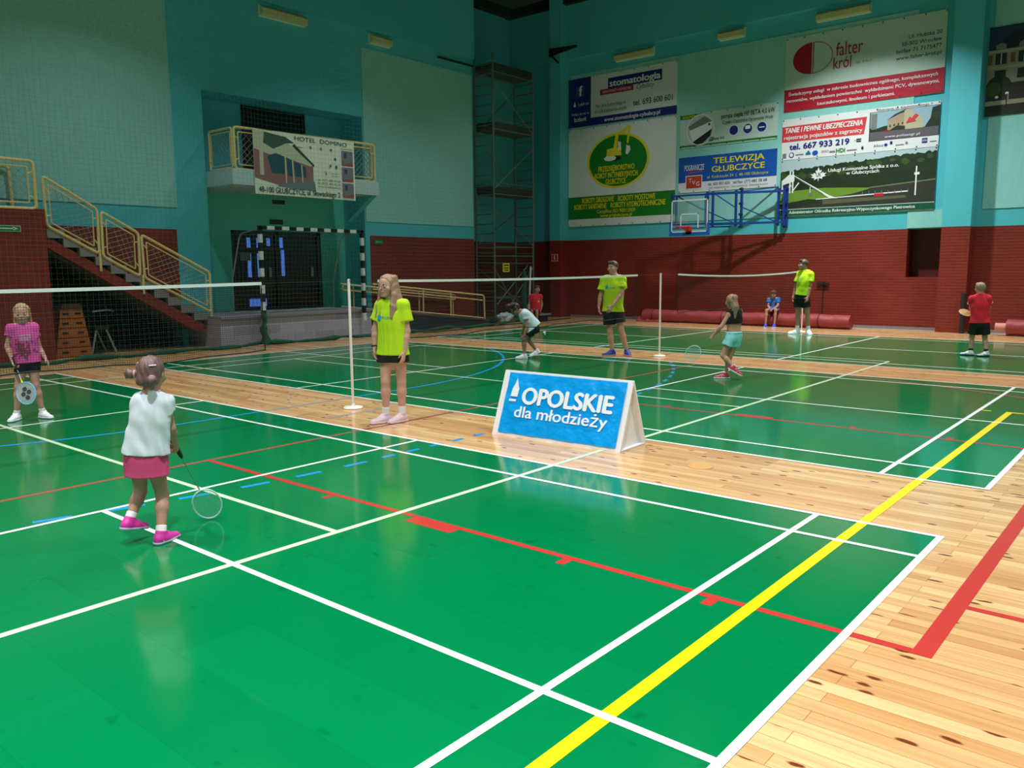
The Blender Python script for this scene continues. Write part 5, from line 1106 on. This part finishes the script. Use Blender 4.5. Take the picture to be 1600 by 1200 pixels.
    # ---------------- shirt
    if tops:
        T_ = Field(); e = tops.get('ease', .012); hem = J['hem'] if 'hem' in J else at(tops['hem_t']); hwid = tops.get('hw', .16*g); fl = tops.get('flat', .62)
        T_.cone(at(-.02), at(.25), .150*g+e, .128*g+e, .03, ft, .7); T_.cone(at(.2), at(.62), .122*g+e, .148*g+e, .04, ft, .68); T_.cone(at(.6), at(.85), .148*g+e, .11*g+e, .04, ft, .68)
        low = hem-ax_t*.06
        T_.cone(low, at(.70), hwid, min(hwid, sw*.98+.02), .05, ft, fl)
        T_.cone(J['sL'], J['sR'], .052*g+e, .052*g+e, .04)
        for s_ in ('sL', 'sR'): T_.cone(neck+hu*.015*g, J[s_], .046*g+e*.8, .046*g+e, .03)
        if bottoms and bottoms['kind'] == 'shorts' and not tops.get('hem_t'):     # the shirt hangs outside the shorts
            eb = bottoms.get('ease', .012)+.009; T_.cone(at(-.02), at(.3), .152*g+eb, .132*g+eb, .03, ft, .72)
            for s in 'LR': T_.cone(J['h'+s], J['h'+s]+(J['k'+s]-J['h'+s])*.3, .084*g+eb, .08*g+eb, .03)
        elif bottoms and bottoms['kind'] == 'skirt':
            T_.cone(at(-.02), at(.3), .152*g+bottoms['ease']+.009, .132*g+bottoms['ease']+.009, .03, ft, .72); T_.cone(J['skb'], at(.05), bottoms['w']+.008, bottoms['w']*.9+.010, .03, ft, .75)
        fr = tops.get('sleeve', .62)
        if fr > 0:
            for s in 'LR':
                a, b_ = J['s'+s], J['e'+s]; d = nrm(b_-a); en = a+(b_-a)*fr; T_.cone(a, en+d*.03, .049*g+e*1.1, (tops.get('cuff', .056))*g+e, .025, cut=[(en, d)])
        if tops.get('tank'):
            for s in 'LR': T_.ell(J['s'+s]+ (J['s'+s]-neck)*.15, np.eye(3), np.array([.055, .055, .055])*g, .02, 's')
        T_.cone(neck+ax_t*.0, hp(0, -.05, -.2), .056*g, .060*g, .008, op='s')
        cuts = [(hem, -ax_t if not tops.get('hemn') else -nrm(np.array(tops['hemn']))), (neck+ax_t*.026*g, ax_t*.97+ft*.15)]
        to = fmesh(tops.get('name', 't_shirt'), T_.mesh(h, folds(tops.get('fold', .004), int(H*1000)), cuts), tops['mat'], R_)
        if tops.get('label'): to['label'] = tops['label']
        if tops.get('trim'):
            for s in 'LR':
                a, b_ = J['s'+s], J['e'+s]; d = nrm(b_-a); en = a+(b_-a)*fr; u1 = nrm(np.cross(d, [.3, .4, .8])); u2 = np.cross(d, u1)
                MB().tube([tuple(en-d*.006+(u1*math.cos(t)+u2*math.sin(t))*((tops.get('cuff', .056))*g+e)) for t in [i*math.pi/10 for i in range(20)]], .006, 5, closed=True).build('cuff', tops['trim'], to, smooth=True, world=False)
        for pr_ in tops.get('prints', ()):
            cx, cz, wd, ht, txt_, m_, bo = pr_; ctr = at(cz)+rtv*-cx*1.0
            stick_print(to, to, txt_ if isinstance(txt_, str) else None, m_, ctr+ft*.0, -rtv, ax_t, wd, ht, -ft, bo, 'lettering' if isinstance(txt_, str) else 'print', None if isinstance(txt_, str) else txt_)
    # ---------------- shorts or skirt
    if bottoms:
        S_ = Field(); wt = J['hem']+ax_t*.05 if 'hem' in J else at(bottoms.get('waist', .12)); e = bottoms.get('ease', .012); cuts = [(at(bottoms.get('waist', .16)), ax_t)]
        S_.cone(at(-.02), at(.3), .152*g+e, .132*g+e, .03, ft, .72)
        if bottoms['kind'] == 'skirt':
            lo_ = J['skb']-ax_t*.05; S_.cone(lo_, at(.05), bottoms['w'], bottoms['w']*.9, .03, ft, .75); cuts.append((J['skb'], -np.array([.0, 0, 1.0])))
        else:
            for s in 'LR':
                hi, kn = J['h'+s], J['k'+s]; d = nrm(kn-hi); en = hi+(kn-hi)*bottoms['len']; S_.cone(hi, en+d*.06, .084*g+e, bottoms.get('cuff', .076)*g+e, .03, cut=[(en, d)] if 'hemz' not in bottoms else None)
        if 'hemz' in bottoms: cuts.append((np.array([0, 0, bottoms['hemz']]), np.array([0, 0, -1.0])))
        bo_ = fmesh(bottoms.get('name', 'shorts'), S_.mesh(h, folds(bottoms.get('fold', .003), int(H*777)), cuts), bottoms['mat'], R_)
        if bottoms.get('band'):
            a = at(bottoms.get('waist', .16)); MB().tube([tuple(a-ax_t*.015+(rtv*math.cos(t)+ft*.72*math.sin(t))*(.135*g+e)) for t in [i*math.pi/14 for i in range(28)]], .014, 6, closed=True).build('waistband', bottoms['band'], bo_, smooth=True, world=False)
    # ---------------- socks and shoes
    for s in 'LR':
        an, kn, toe = J['a'+s], J['k'+s], J['toe'+s]; sd = nrm(kn-an)
        if socks: 
            F_ = Field(); F_.cone(an-sd*.03, an+sd*(socks[1]+.03), .042*g, .046*g, .01, cut=[(an+sd*socks[1], sd)]); fmesh('sock', F_.mesh(h*.8), socks[0], R_)
        if shoes:
            hd = toe-an; hd[2] = 0; fd0 = nrm(hd); tz = J.get('sole'+s, None)
            sl_ = shoes.get('len', .26*g/thick); pt = shoes.get('pitch', {}).get(s, 0.0); fd = nrm(fd0*math.cos(pt)-upz*math.sin(pt)); fu = nrm(fd0*math.sin(pt)+upz*math.cos(pt)); fs = np.cross(fd, fu)
            base = an-fu*shoes.get('ah', .078*g/thick)-fd*sl_*.22; P_ = lambda x, y, z: base+fd*x*sl_+fs*y*sl_+fu*z*sl_
            wf = max(1.0, (.042*g+.008)/(.125*sl_)); r_ = sl_*min(wf, 1.45)
            U = Field(); U.cone(P_(.13, 0, .13), P_(.42, 0, .16), .125*r_, .130*r_, .02, fs, .95); U.cone(P_(.42, 0, .15), P_(.86, 0, .08), .135*r_, .115*r_, .03, fu, .75); U.cone(P_(.17, 0, .22), P_(.25, 0, .40), .122*r_, .126*r_, .02)
            cp = base+fu*.055*sl_
            up_ = fmesh('shoe', U.mesh(h*.75, None, [(cp, -fu), (P_(.2, 0, .44), nrm(fu+fd*.25))]), shoes['mat'] if not isinstance(shoes['mat'], dict) else shoes['mat'][s], R_)
            So = Field(); So.cone(P_(.11, 0, .06), P_(.45, 0, .06), .135*r_, .135*r_, .02); So.cone(P_(.45, 0, .06), P_(.86, 0, .06), .142*r_, .128*r_, .03)
            fmesh('sole', So.mesh(h*.75, None, [(base, -fu), (base+fu*.085*sl_, fu)]), shoes['sole'], up_)
            lc = MB()
            for i in range(4): x = .36+i*.07; lc.tube([tuple(P_(x, -.07*wf, .31+.03*wf-i*.030)), tuple(P_(x+.01, 0, .335+.045*wf-i*.034)), tuple(P_(x, .07*wf, .31+.03*wf-i*.030))], .011*sl_, 5)
            lc.build('laces', shoes.get('lace', shoes['sole']), up_, smooth=True, world=False)
            if shoes.get('stripe'):
                sp_ = MB()
                for sg_ in (-1, 1):
                    for x in (.3, .4, .5): sp_.tube([tuple(P_(x, sg_*.138*wf, .07)), tuple(P_(x+.05, sg_*.132*wf, .16)), tuple(P_(x+.08, sg_*.09*wf, .25))], .014*sl_, 4)
                sp_.build('stripes', shoes['stripe'], up_, world=False)
    if extra: extra(R_, J, dict(at=at, ft=ft, rtv=rtv, ax=ax_t, hp=hp, g=g))
    return R_

# ------------------------------------------------------------------ the people in the hall
P = {}
P['neargirl']=dict(loc=(2.888,-0.102),rot=1.1321,J={
  'head':(0.077,0.02,1.048),'top':(0.08,0.02,1.141),'chin':(0.078,0.05,0.942),'neck':(0.069,-0.0,0.927),'sL':(-0.008,0.02,0.894),'sR':(0.156,-0.02,0.893),'eL':(-0.002,0.16,0.688),'wL':(0.144,0.2,0.564),'tL':(0.189,0.2,0.496),'eR':(0.167,0.0,0.701),'wR':(0.19,0.13,0.573),'tR':(0.191,0.18,0.488),'pel':(0.013,-0.0,0.527),'hL':(-0.027,0.02,0.516),'hR':(0.059,-0.02,0.515),'kL':(-0.033,0.08,0.301),'aL':(-0.107,-0.0,0.145),'kR':(0.091,0.02,0.277),'aR':(0.066,-0.08,0.093),'toeL':(-0.04,0.06,0.039),'toeR':(0.161,0.02,-0.002),'hem':(0.013,0.0,0.558),'skb':(0.019,-0.0,0.42),})
P['pink']=dict(loc=(-2.399,1.088),rot=1.2406,J={
  'head':(0.026,0.0,1.206),'top':(0.033,-0.0,1.33),'chin':(0.022,-0.03,1.093),'neck':(0.021,0.0,1.082),'sR':(-0.089,0.0,1.041),'sL':(0.127,-0.0,1.045),'eR':(-0.142,0.0,0.843),'wR':(-0.102,-0.08,0.674),'tR':(-0.07,-0.1,0.591),'eL':(0.171,0.0,0.79),'wL':(0.218,-0.05,0.693),'tL':(0.248,-0.08,0.616),'pel':(0.037,-0.0,0.665),'hR':(-0.017,-0.0,0.626),'hL':(0.086,0.0,0.626),'kR':(-0.072,-0.02,0.38),'aR':(-0.112,0.0,0.112),'kL':(0.1,-0.02,0.387),'aL':(0.145,0.0,0.123),'toeR':(-0.167,-0.1,0.013),'toeL':(0.22,-0.12,0.019),'hem':(0.027,0.0,0.651),})
P['teengirl']=dict(loc=(1.044,3.495),rot=0.8531,J={
  'head':(0.032,0.0,1.49),'top':(0.036,-0.0,1.636),'chin':(0.012,-0.05,1.346),'neck':(0.078,-0.0,1.33),'sR':(-0.04,-0.05,1.277),'sL':(0.186,0.05,1.29),'eR':(-0.117,-0.04,1.023),'wR':(-0.126,-0.06,0.822),'tR':(-0.119,-0.1,0.686),'eL':(0.228,0.04,1.01),'wL':(0.19,-0.02,0.78),'tL':(0.167,-0.06,0.674),'pel':(0.068,-0.0,0.749),'hR':(-0.006,-0.03,0.723),'hL':(0.142,0.03,0.721),'kR':(-0.017,-0.03,0.463),'aR':(-0.027,-0.0,0.147),'kL':(0.153,-0.0,0.454),'aL':(0.153,0.02,0.138),'toeR':(-0.185,-0.1,0.035),'toeL':(0.02,-0.1,0.019),'hem':(0.068,-0.0,0.749),})
P['bend']=dict(loc=(-1.784,9.434),rot=0.6807,J={
  'head':(-0.228,-0.02,0.926),'top':(-0.29,-0.05,1.006),'chin':(-0.23,0.0,0.806),'neck':(-0.105,0.0,0.869),'sL':(-0.055,-0.12,0.835),'sR':(-0.071,0.12,0.838),'eL':(-0.017,-0.16,0.586),'wL':(-0.073,-0.15,0.429),'tL':(-0.084,-0.12,0.315),'eR':(-0.057,0.14,0.629),'wR':(-0.097,0.12,0.487),'tR':(-0.106,0.1,0.392),'pel':(0.11,-0.0,0.59),'hL':(0.094,-0.07,0.54),'hR':(0.095,0.07,0.529),'kL':(-0.073,-0.08,0.383),'aL':(-0.067,-0.05,0.102),'kR':(-0.002,0.06,0.371),'aR':(0.157,0.08,0.143),'toeL':(-0.199,-0.08,-0.006),'toeR':(0.081,0.04,0.019),'hem':(0.142,-0.0,0.59),})
P['redback']=dict(loc=(-8.229,17.754),rot=0.6719,J={
  'head':(0.065,-0.0,1.019),'top':(0.058,0.0,1.178),'chin':(0.083,-0.03,0.86),'neck':(0.03,-0.0,0.86),'sR':(-0.109,-0.0,0.808),'sL':(0.177,-0.0,0.806),'eR':(-0.198,0.0,0.542),'wR':(-0.225,-0.05,0.412),'tR':(-0.252,-0.08,0.333),'eL':(0.221,0.0,0.566),'wL':(0.194,-0.05,0.409),'tL':(0.175,-0.08,0.291),'pel':(0.028,0.0,0.314),'hR':(-0.039,0.0,0.288),'hL':(0.108,-0.0,0.287),'kR':(-0.053,-0.05,0.171),'kL':(0.121,-0.05,0.169),'aR':(-0.04,0.0,0.028),'aL':(0.107,0.0,0.027),'toeR':(-0.08,-0.12,0.002),'toeL':(0.133,-0.12,0.0),'hem':(0.028,-0.0,0.269),})
P['boy1']=dict(loc=(-0.747,10.738),rot=0.5768,J={
  'head':(-0.017,-0.0,1.671),'top':(-0.023,0.0,1.826),'chin':(-0.04,-0.05,1.528),'neck':(0.006,-0.0,1.507),'sR':(-0.173,-0.03,1.439),'sL':(0.155,0.03,1.446),'eR':(-0.251,0.0,1.128),'wR':(-0.279,-0.05,0.929),'tR':(-0.259,-0.1,0.801),'eL':(0.156,-0.08,1.199),'wL':(-0.028,-0.25,0.958),'tL':(-0.102,-0.27,0.84),'pel':(-0.014,-0.0,0.866),'hR':(-0.094,0.0,0.846),'hL':(0.077,-0.0,0.846),'kR':(-0.065,-0.03,0.463),'aR':(-0.017,0.0,0.115),'kL':(0.14,-0.03,0.524),'aL':(0.261,0.05,0.172),'toeR':(-0.197,-0.1,-0.003),'toeL':(0.323,-0.2,0.011),'hem':(-0.014,-0.0,0.846),})
P['black']=dict(loc=(2.397,8.974),rot=0.4437,J={
  'head':(0.059,0.0,1.157),'top':(0.043,-0.0,1.253),'chin':(0.042,0.06,1.06),'neck':(0.098,-0.0,1.034),'sL':(0.034,-0.06,0.975),'sR':(0.177,0.08,1.006),'eL':(-0.08,-0.1,0.787),'wL':(-0.188,-0.05,0.66),'tL':(-0.23,-0.03,0.59),'eR':(0.155,0.22,0.835),'wR':(0.038,0.25,0.763),'tR':(-0.015,0.25,0.735),'pel':(0.106,-0.0,0.66),'hL':(0.055,-0.04,0.595),'hR':(0.141,0.05,0.589),'kL':(-0.04,-0.05,0.357),'aL':(0.119,-0.1,0.19),'kR':(0.05,0.05,0.321),'aR':(0.006,0.05,0.094),'toeL':(0.175,-0.1,0.055),'toeR':(-0.126,0.02,0.012),})
P['sit']=dict(loc=(-1.241,19.392),rot=0.3934,J={
  'head':(0.027,0.25,0.836),'top':(0.023,0.25,0.953),'chin':(0.021,0.2,0.724),'neck':(0.038,0.25,0.708),'sR':(-0.07,0.25,0.67),'sL':(0.155,0.25,0.672),'eR':(-0.077,0.15,0.521),'wR':(-0.035,0.0,0.419),'tR':(-0.033,-0.05,0.356),'eL':(0.132,0.15,0.533),'wL':(0.017,0.0,0.419),'tL':(-0.037,-0.05,0.356),'pel':(0.054,0.3,0.37),'hR':(-0.013,0.27,0.371),'hL':(0.124,0.27,0.373),'kR':(-0.15,-0.05,0.42),'aR':(-0.155,-0.0,0.11),'kL':(0.086,-0.05,0.412),'aL':(0.086,0.0,0.113),'toeR':(-0.172,-0.1,0.018),'toeL':(0.031,-0.1,0.021),'hem':(0.059,0.3,0.404),})
P['boy2']=dict(loc=(0.216,17.713),rot=0.3607,J={
  'head':(-0.002,-0.0,1.706),'top':(-0.003,-0.0,1.84),'chin':(-0.049,-0.02,1.584),'neck':(0.045,-0.0,1.555),'sR':(-0.073,0.1,1.477),'sL':(0.177,-0.05,1.467),'eR':(-0.164,0.12,1.172),'wR':(-0.205,0.08,0.936),'tR':(-0.212,0.05,0.819),'eL':(0.179,-0.1,1.196),'wL':(0.134,-0.15,0.926),'tL':(0.102,-0.18,0.8),'pel':(-0.013,-0.0,0.9),'hR':(-0.095,0.05,0.859),'hL':(0.072,-0.05,0.863),'kR':(-0.082,0.03,0.524),'aR':(-0.082,-0.0,0.14),'kL':(0.136,-0.05,0.531),'aL':(0.175,-0.05,0.147),'toeR':(-0.25,-0.02,0.013),'toeL':(0.217,-0.2,0.002),'hem':(-0.006,-0.0,0.959),})
P['redright']=dict(loc=(4.672,14.641),rot=0.1818,J={
  'head':(-0.017,0.02,1.238),'top':(-0.024,0.02,1.345),'chin':(-0.036,0.05,1.135),'neck':(-0.003,-0.0,1.123),'sL':(-0.129,0.03,1.047),'sR':(0.109,-0.03,1.056),'eL':(-0.149,0.1,0.875),'wL':(-0.113,0.22,0.796),'tL':(-0.167,0.28,0.814),'eR':(0.146,0.1,0.88),'wR':(0.042,0.22,0.799),'tR':(-0.022,0.25,0.796),'pel':(0.014,-0.0,0.604),'hL':(-0.06,-0.0,0.587),'hR':(0.087,-0.0,0.591),'kL':(-0.099,0.03,0.347),'aL':(-0.102,-0.0,0.126),'kR':(0.109,0.03,0.347),'aR':(0.15,-0.03,0.14),'toeL':(-0.228,0.03,0.044),'toeR':(0.124,-0.05,0.008),'hem':(0.014,0.0,0.606),})

def JJ(n, **kw):
    d = dict(P[n]['J'])
    for k, v in kw.items():
        if isinstance(v, (int, float)): d[k] = (d[k][0], v, d[k][2])
        else: d[k] = v
    return dict(loc=P[n]['loc'], rot=P[n]['rot'], J=d)
def W(n, p):
    a = P[n]['rot']; l = P[n]['loc']; return (l[0]+p[0]*math.cos(a)-p[1]*math.sin(a), l[1]+p[0]*math.sin(a)+p[1]*math.cos(a), p[2])
def Wd(n, p):
    a = P[n]['rot']; return (p[0]*math.cos(a)-p[1]*math.sin(a), p[0]*math.sin(a)+p[1]*math.cos(a), p[2])
cloth = lambda n, r, g, b, rough=.85: mat('cloth '+n, C(r, g, b), rough, bump=(120, .25, .003))
NEON = cloth('neon yellow', 192, 232, 20); BLACK = cloth('black', 14, 15, 18); WTEE = cloth('white', 206, 214, 222); PINKS = cloth('pink shorts', 216, 70, 122); MAG = cloth('magenta', 216, 84, 160)
RED = cloth('red', 214, 34, 52); RED2 = cloth('red tee', 222, 36, 56); AQUA = cloth('aqua', 150, 226, 230); BLU = cloth('blue', 30, 110, 190); WS = cloth('sock white', 232, 232, 228); BS = cloth('sock black', 24, 24, 26)
SHW = mat('white shoe', C(236, 238, 240), .5); SHP = mat('pink shoe', C(222, 52, 164), .5); SHB = mat('blue shoe', C(24, 70, 160), .45); SHL = mat('pale pink shoe', C(226, 196, 206), .5); SHG = mat('grey sole', C(170, 176, 190), .5); SHR = mat('red shoe', C(200, 70, 84), .5); SHV = mat('violet blue shoe', C(60, 64, 200), .45); SHN = mat('navy shoe', C(22, 40, 84), .5)
HB = mat('brown hair', C(104, 80, 76), .5, vary=((90, 90, 12), .25)); HD = mat('dark hair', C(54, 36, 32), .5, vary=((90, 90, 12), .2)); HBL = mat('blond hair', C(176, 150, 112), .5, vary=((90, 90, 12), .22)); HLB = mat('light brown hair', C(164, 130, 104), .5, vary=((90, 90, 12), .25)); HSB = mat('short brown hair', C(84, 64, 48), .55, vary=((90, 90, 12), .25)); HFB = mat('fair short hair', C(150, 132, 104), .55, vary=((90, 90, 12), .22))
S1 = skin('warm', 182, 136, 116); S2 = skin('pale', 206, 158, 138); S3 = skin('tan', 178, 128, 106); S4 = skin('rosy', 200, 148, 126)
TEALP = mat('print teal', C(0, 158, 196), .6); PURP = mat('print plum', C(70, 20, 70), .7); PALEP = mat('print pale', C(214, 200, 226), .7)
EMB = ([(0, 0), (.8, 0), (.8, 1.2), (.6, 1.5), (.45, 2.4), (.3, 1.5), (0, 1.2)], [(0, 1, 2, 3, 4, 5, 6)])
def blots():
    rr = random.Random(8); v = []; f = []
    for k in range(110):
        x, y = rr.gauss(0, .42), rr.gauss(-.1, .42); r = rr.uniform(.03, .13); i = len(v); n = 7
        for j in range(n): a = 2*math.pi*j/n; v.append((x+r*rr.uniform(.4, 1.4)*math.cos(a), y+r*rr.uniform(.4, 1.3)*math.sin(a)))
        f.append(tuple(range(i, i+n)))
    return v, f
def bars():
    rr = random.Random(3); v = []; f = []
    for j in range(5):
        x = -.5
        while x < .5: w_ = rr.uniform(.08, .2); i = len(v); y = j*.25; v += [(x, y), (x+w_, y), (x+w_, y+.11), (x, y+.11)]; f.append((i, i+1, i+2, i+3)); x += w_+.04
    return v, f
GRP = 'helpers in neon yellow shirts'
# little girl in front
person('little girl seen from behind in white tee and pink skirt with hair in two buns', **JJ('neargirl', sL=(.0, .03, .872), sR=(.142, -.02, .870)), f=(.5, .86, 0), hf=(.42, .88, -.18), H=1.14, sk=S1, hair=HB, hairstyle='buns', h=.005, thick=1.08, hs=.205,
       hand=('grip', 'grip'), palmn=dict(L=(.6, .5, -.3), R=(-.6, .6, .1)), tops=dict(mat=WTEE, ease=.010, hw=.136, sleeve=.36, cuff=.060, fold=.008, flat=.72, hemn=(0.05, 0, 1)), bottoms=dict(kind='skirt', mat=PINKS, w=.138, ease=.012, waist=.16, name='skirt', fold=.005),
       socks=(WS, .055), shoes=dict(mat=SHP, sole=SHG, lace=SHP, len=.185, pitch=dict(L=.22), ah=.055))
racket('racket with clear frame held low by the little girl in the pink skirt', W('neargirl', (.178, .165, .585)), W('neargirl', (.367, .27, .119)), Wd('neargirl', (-.2, -.9, .35)), frame=C(190, 224, 220), strings=C(120, 190, 165), shaft=C(70, 150, 110), hl=.112, hw_=.088)
# girl in pink tee beyond the net
person('blond girl in pink printed tee and black shorts facing the net at the left', **JJ('pink'), f=(-.08, -1, 0), hf=(-.08, -1, -.06), H=1.32, sk=S4, hair=HBL, hairstyle='pulled', h=.006, hs=.225,
       hand=('relaxed', 'grip'), palmn=dict(R=(.7, -.5, 0)), tops=dict(mat=MAG, ease=.012, hw=.135, sleeve=.42, cuff=.058, fold=.005, flat=.66, prints=((0, .27, .25, .34, blots(), PURP, 0), (.02, .66, .11, .07, bars(), PALEP, 0))), bottoms=dict(kind='shorts', mat=BLACK, len=.30, cuff=.078, ease=.010, hemz=.555),
       socks=(WS, .05), shoes=dict(mat=SHW, sole=SHW, len=.205))
racket('racket with yellow throat and pale blue head held by the girl in pink tee', W('pink', (-.095, -.08, .70)), W('pink', (-.001, -.26, .335)), Wd('pink', (-.25, -.9, -.3)), frame=C(120, 200, 240), strings=C(206, 222, 226), shaft=C(226, 228, 230), throat=C(214, 230, 40), logo=True, string_t=.0016)
# helper with long hair
def brace_(R_, J, d):
    w = J['wR']; q_ = nrm(J['tR']-w); u1 = nrm(np.cross(q_, [.3, .9, .2])); u2 = np.cross(q_, u1)
    MB().tube([tuple(w-q_*.02+(u1*math.cos(t)+u2*math.sin(t))*.031) for t in [i*math.pi/8 for i in range(16)]], .007, 6, closed=True).build('bracelet', BLACK, R_, smooth=True, world=False)
person('long-haired girl in neon yellow tee, glasses and black shorts standing between two courts', **JJ('teengirl', sR=.06, sL=-.06, eR=.09, wR=.05, tR=.01, eL=-.08, wL=-.12, tL=-.15, hR=.03, hL=-.03), f=(-.48, -.88, 0), hf=(-.66, -.75, 0.0), H=1.63, sk=S2, hair=HLB, hairstyle='long', glasses=True, group=GRP, h=.0065, hs=.245,
       tops=dict(mat=NEON, ease=.016, hw=.168, sleeve=.62, cuff=.068, fold=.008, flat=.7, hemn=(0, 0, 1), prints=((-.11, .725, .045, .105, EMB, TEALP, 0), (-.015, .70, .14, .026, 'OPOLSKIE', TEALP, .02))), bottoms=dict(kind='shorts', mat=BLACK, len=.22, cuff=.098, ease=.016, waist=.2, hemz=.67),
       socks=(WS, .10), shoes=dict(mat=SHL, sole=SHL, lace=SHW, len=.25), extra=brace_)
# child bending forward
person('child in white tee and black shorts bending forward with hanging dark hair', **JJ('bend'), f=(-1, 0, 0), hf=(-.70, -.12, -.70), H=1.38, sk=S3, hair=HD, hairstyle='hang', h=.007, hs=.22,
       tops=dict(mat=cloth('mint white', 206, 232, 232), ease=.012, hw=.14, sleeve=.40, cuff=.06, flat=.9), bottoms=dict(kind='shorts', mat=BLACK, len=.62, cuff=.07, waist=.2), socks=None, shoes=dict(mat=SHW, sole=SHW, len=.215, pitch=dict(R=.35), ah=.065), detail=False)
# boy in red by the scaffold
person('boy in red jersey sitting by the scaffold behind the bending child', **JJ('redback', hL=(.09, -.0, .30), hR=(-.04, 0, .30), kR=(-.10, -.34, .36), kL=(.06, -.36, .36), aR=(-.10, -.36, .08), aL=(.06, -.38, .08), toeR=(-.12, -.5, .02), toeL=(.06, -.52, .02), pel=(.028, .02, .33)), f=(.12, -1, 0), hf=(.35, -.92, -.1), H=1.45, sk=S3, hair=HSB, hairstyle='short', h=.009, hs=.24,
       tops=dict(mat=RED, ease=.014, hw=.16, sleeve=.38, cuff=.06, prints=((.07, .62, .05, .07, EMB, mat('print gold', C(230, 190, 110), .6), 0),)), bottoms=dict(kind='shorts', mat=BLACK, len=.9, cuff=.07), shoes=dict(mat=SHN, sole=SHW, len=.23))
# helper by the middle court
person('sturdy boy in neon yellow tee, black shorts and blue shoes, between the far courts', **JJ('boy1', sR=.04, sL=-.03, eL=-.12), f=(-.28, -.96, 0), hf=(-.62, -.78, -.04), H=1.82, sk=S4, hair=HSB, hairstyle='short', group=GRP, h=.0075, hs=.24, hand=('relaxed', 'relaxed'), palmn=dict(L=(-.3, .9, 0)),
       tops=dict(mat=NEON, ease=.022, hw=.195, sleeve=.62, cuff=.068, fold=.007, flat=.68, prints=((-.10, .70, .05, .085, EMB, TEALP, 0), (.0, .665, .13, .022, 'OPOLSKIE', TEALP, .02))), bottoms=dict(kind='shorts', mat=BLACK, len=.66, cuff=.095, ease=.018, waist=.2), socks=(BS, .03), shoes=dict(mat=SHB, sole=mat('sole mix', C(200, 150, 150), .5), lace=SHN, len=.275))
# girl striking a shuttle
person('girl in black cropped top and aqua shorts running with a racket on the middle court', **JJ('black', wR=(.14, .24, .79), tR=(.08, .27, .86)), f=(-.55, .83, 0), hf=(-.45, .88, -.1), H=1.32, sk=S4, hair=HLB, hairstyle='tail', h=.007, hs=.205, hand=('grip', 'relaxed'), palmn=dict(L=(.3, .8, -.4)),
       tops=dict(mat=BLACK, ease=.006, hem_t=.46, hw=.118, sleeve=0, tank=True, flat=.7, fold=.002, name='crop_top'), bottoms=dict(kind='shorts', mat=AQUA, len=.36, cuff=.092, ease=.014, waist=.14, fold=.008, band=cloth('aqua', 150, 226, 230)), socks=(WS, .035), shoes=dict(mat=SHR, sole=SHW, len=.215, stripe=SHW, pitch=dict(L=.5), ah=.062))
racket('racket with clear frame swung low by the girl in the black cropped top', W('black', (-.135, -.045, .70)), W('black', (-.481, -.0, .378)), Wd('black', (.1, -.9, .35)), frame=C(190, 214, 208), strings=C(160, 190, 180), shaft=C(120, 180, 150))
# seated boy
person('small boy in blue tee sitting on the burgundy mat roll', **JJ('sit', pel=(0.054, 0.52, 0.470), hR=(-0.02, 0.46, 0.470), hL=(0.125, 0.46, 0.470), kR=(-0.14, 0.08, 0.470), kL=(0.1, 0.08, 0.470), aR=(-.15, .05, .09), aL=(.08, .05, .09), toeR=(-.18, -.1, .02), toeL=(.04, -.1, .02), neck=(0.038, 0.44, 0.790), head=(0.027, 0.4, 0.900), top=(0.02, 0.4, 1.010), chin=(0.02, 0.36, 0.795), sR=(-0.085, 0.43, 0.760), sL=(0.165, 0.43, 0.760), eR=(-0.1, 0.3, 0.590), eL=(0.155, 0.3, 0.590), wR=(-0.05, 0.12, 0.500), wL=(0.02, 0.12, 0.500), tR=(-0.03, 0.04, 0.445), tL=(-0.02, 0.04, 0.440), hem=(0.055, 0.5, 0.510)), f=(-.08, -1, 0), hf=(-.2, -.95, -.2), H=1.3, sk=S3, hair=HSB, hairstyle='fringe', h=.008, hs=.22,
       tops=dict(mat=BLU, ease=.014, hw=.14, sleeve=.6, cuff=.062, prints=((0, .6, .06, .14, bars(), PALEP, 0),)), bottoms=dict(kind='shorts', mat=cloth('navy', 20, 30, 60), len=.6, cuff=.07), shoes=dict(mat=SHV, sole=SHW, len=.22))
# helper at the far net
person('tall slim boy in neon yellow tee looking left with white socks and white trainers', **JJ('boy2'), f=(-.72, -.70, 0), hf=(-.97, -.25, -.02), H=1.84, sk=S3, hair=HSB, hairstyle='short', group=GRP, h=.0085, hs=.25,
       tops=dict(mat=NEON, ease=.018, hw=.165, sleeve=.64, cuff=.064, flat=.75, fold=.008, prints=((-.06, .73, .04, .08, EMB, TEALP, 0), (.03, .70, .10, .018, 'OPOLSKIE', TEALP, .02))), bottoms=dict(kind='shorts', mat=BLACK, len=.60, cuff=.088, ease=.014, waist=.24), socks=(WS, .12), shoes=dict(mat=SHW, sole=SHW, len=.28))
# boy in red at the right
person('small fair-haired boy in red tee and black shorts seen from behind at the right', **JJ('redright', sL=-.02, sR=.02), f=(-.2, .98, 0), hf=(-.38, .9, -.05), H=1.33, sk=S2, hair=HFB, hairstyle='short', h=.0075, hs=.215, hand=('grip', 'grip'), thick=1.06,
       tops=dict(mat=RED2, ease=.018, hw=.155, sleeve=.50, cuff=.060, fold=.008, trim=WTEE), bottoms=dict(kind='shorts', mat=BLACK, len=.78, cuff=.092, ease=.018, waist=.2), socks=(BS, .07), shoes=dict(mat=SHW, sole=SHN, lace=SHN, len=.22, stripe=SHN))
racket('racket with pale orange strings held before the boy in red at the right', W('redright', (-.06, .36, .84)), W('redright', (-.232, .06, .79)), Wd('redright', (.1, -.75, .65)), frame=C(220, 196, 160), strings=C(226, 176, 116), string_t=.004, shaft=C(60, 50, 44))
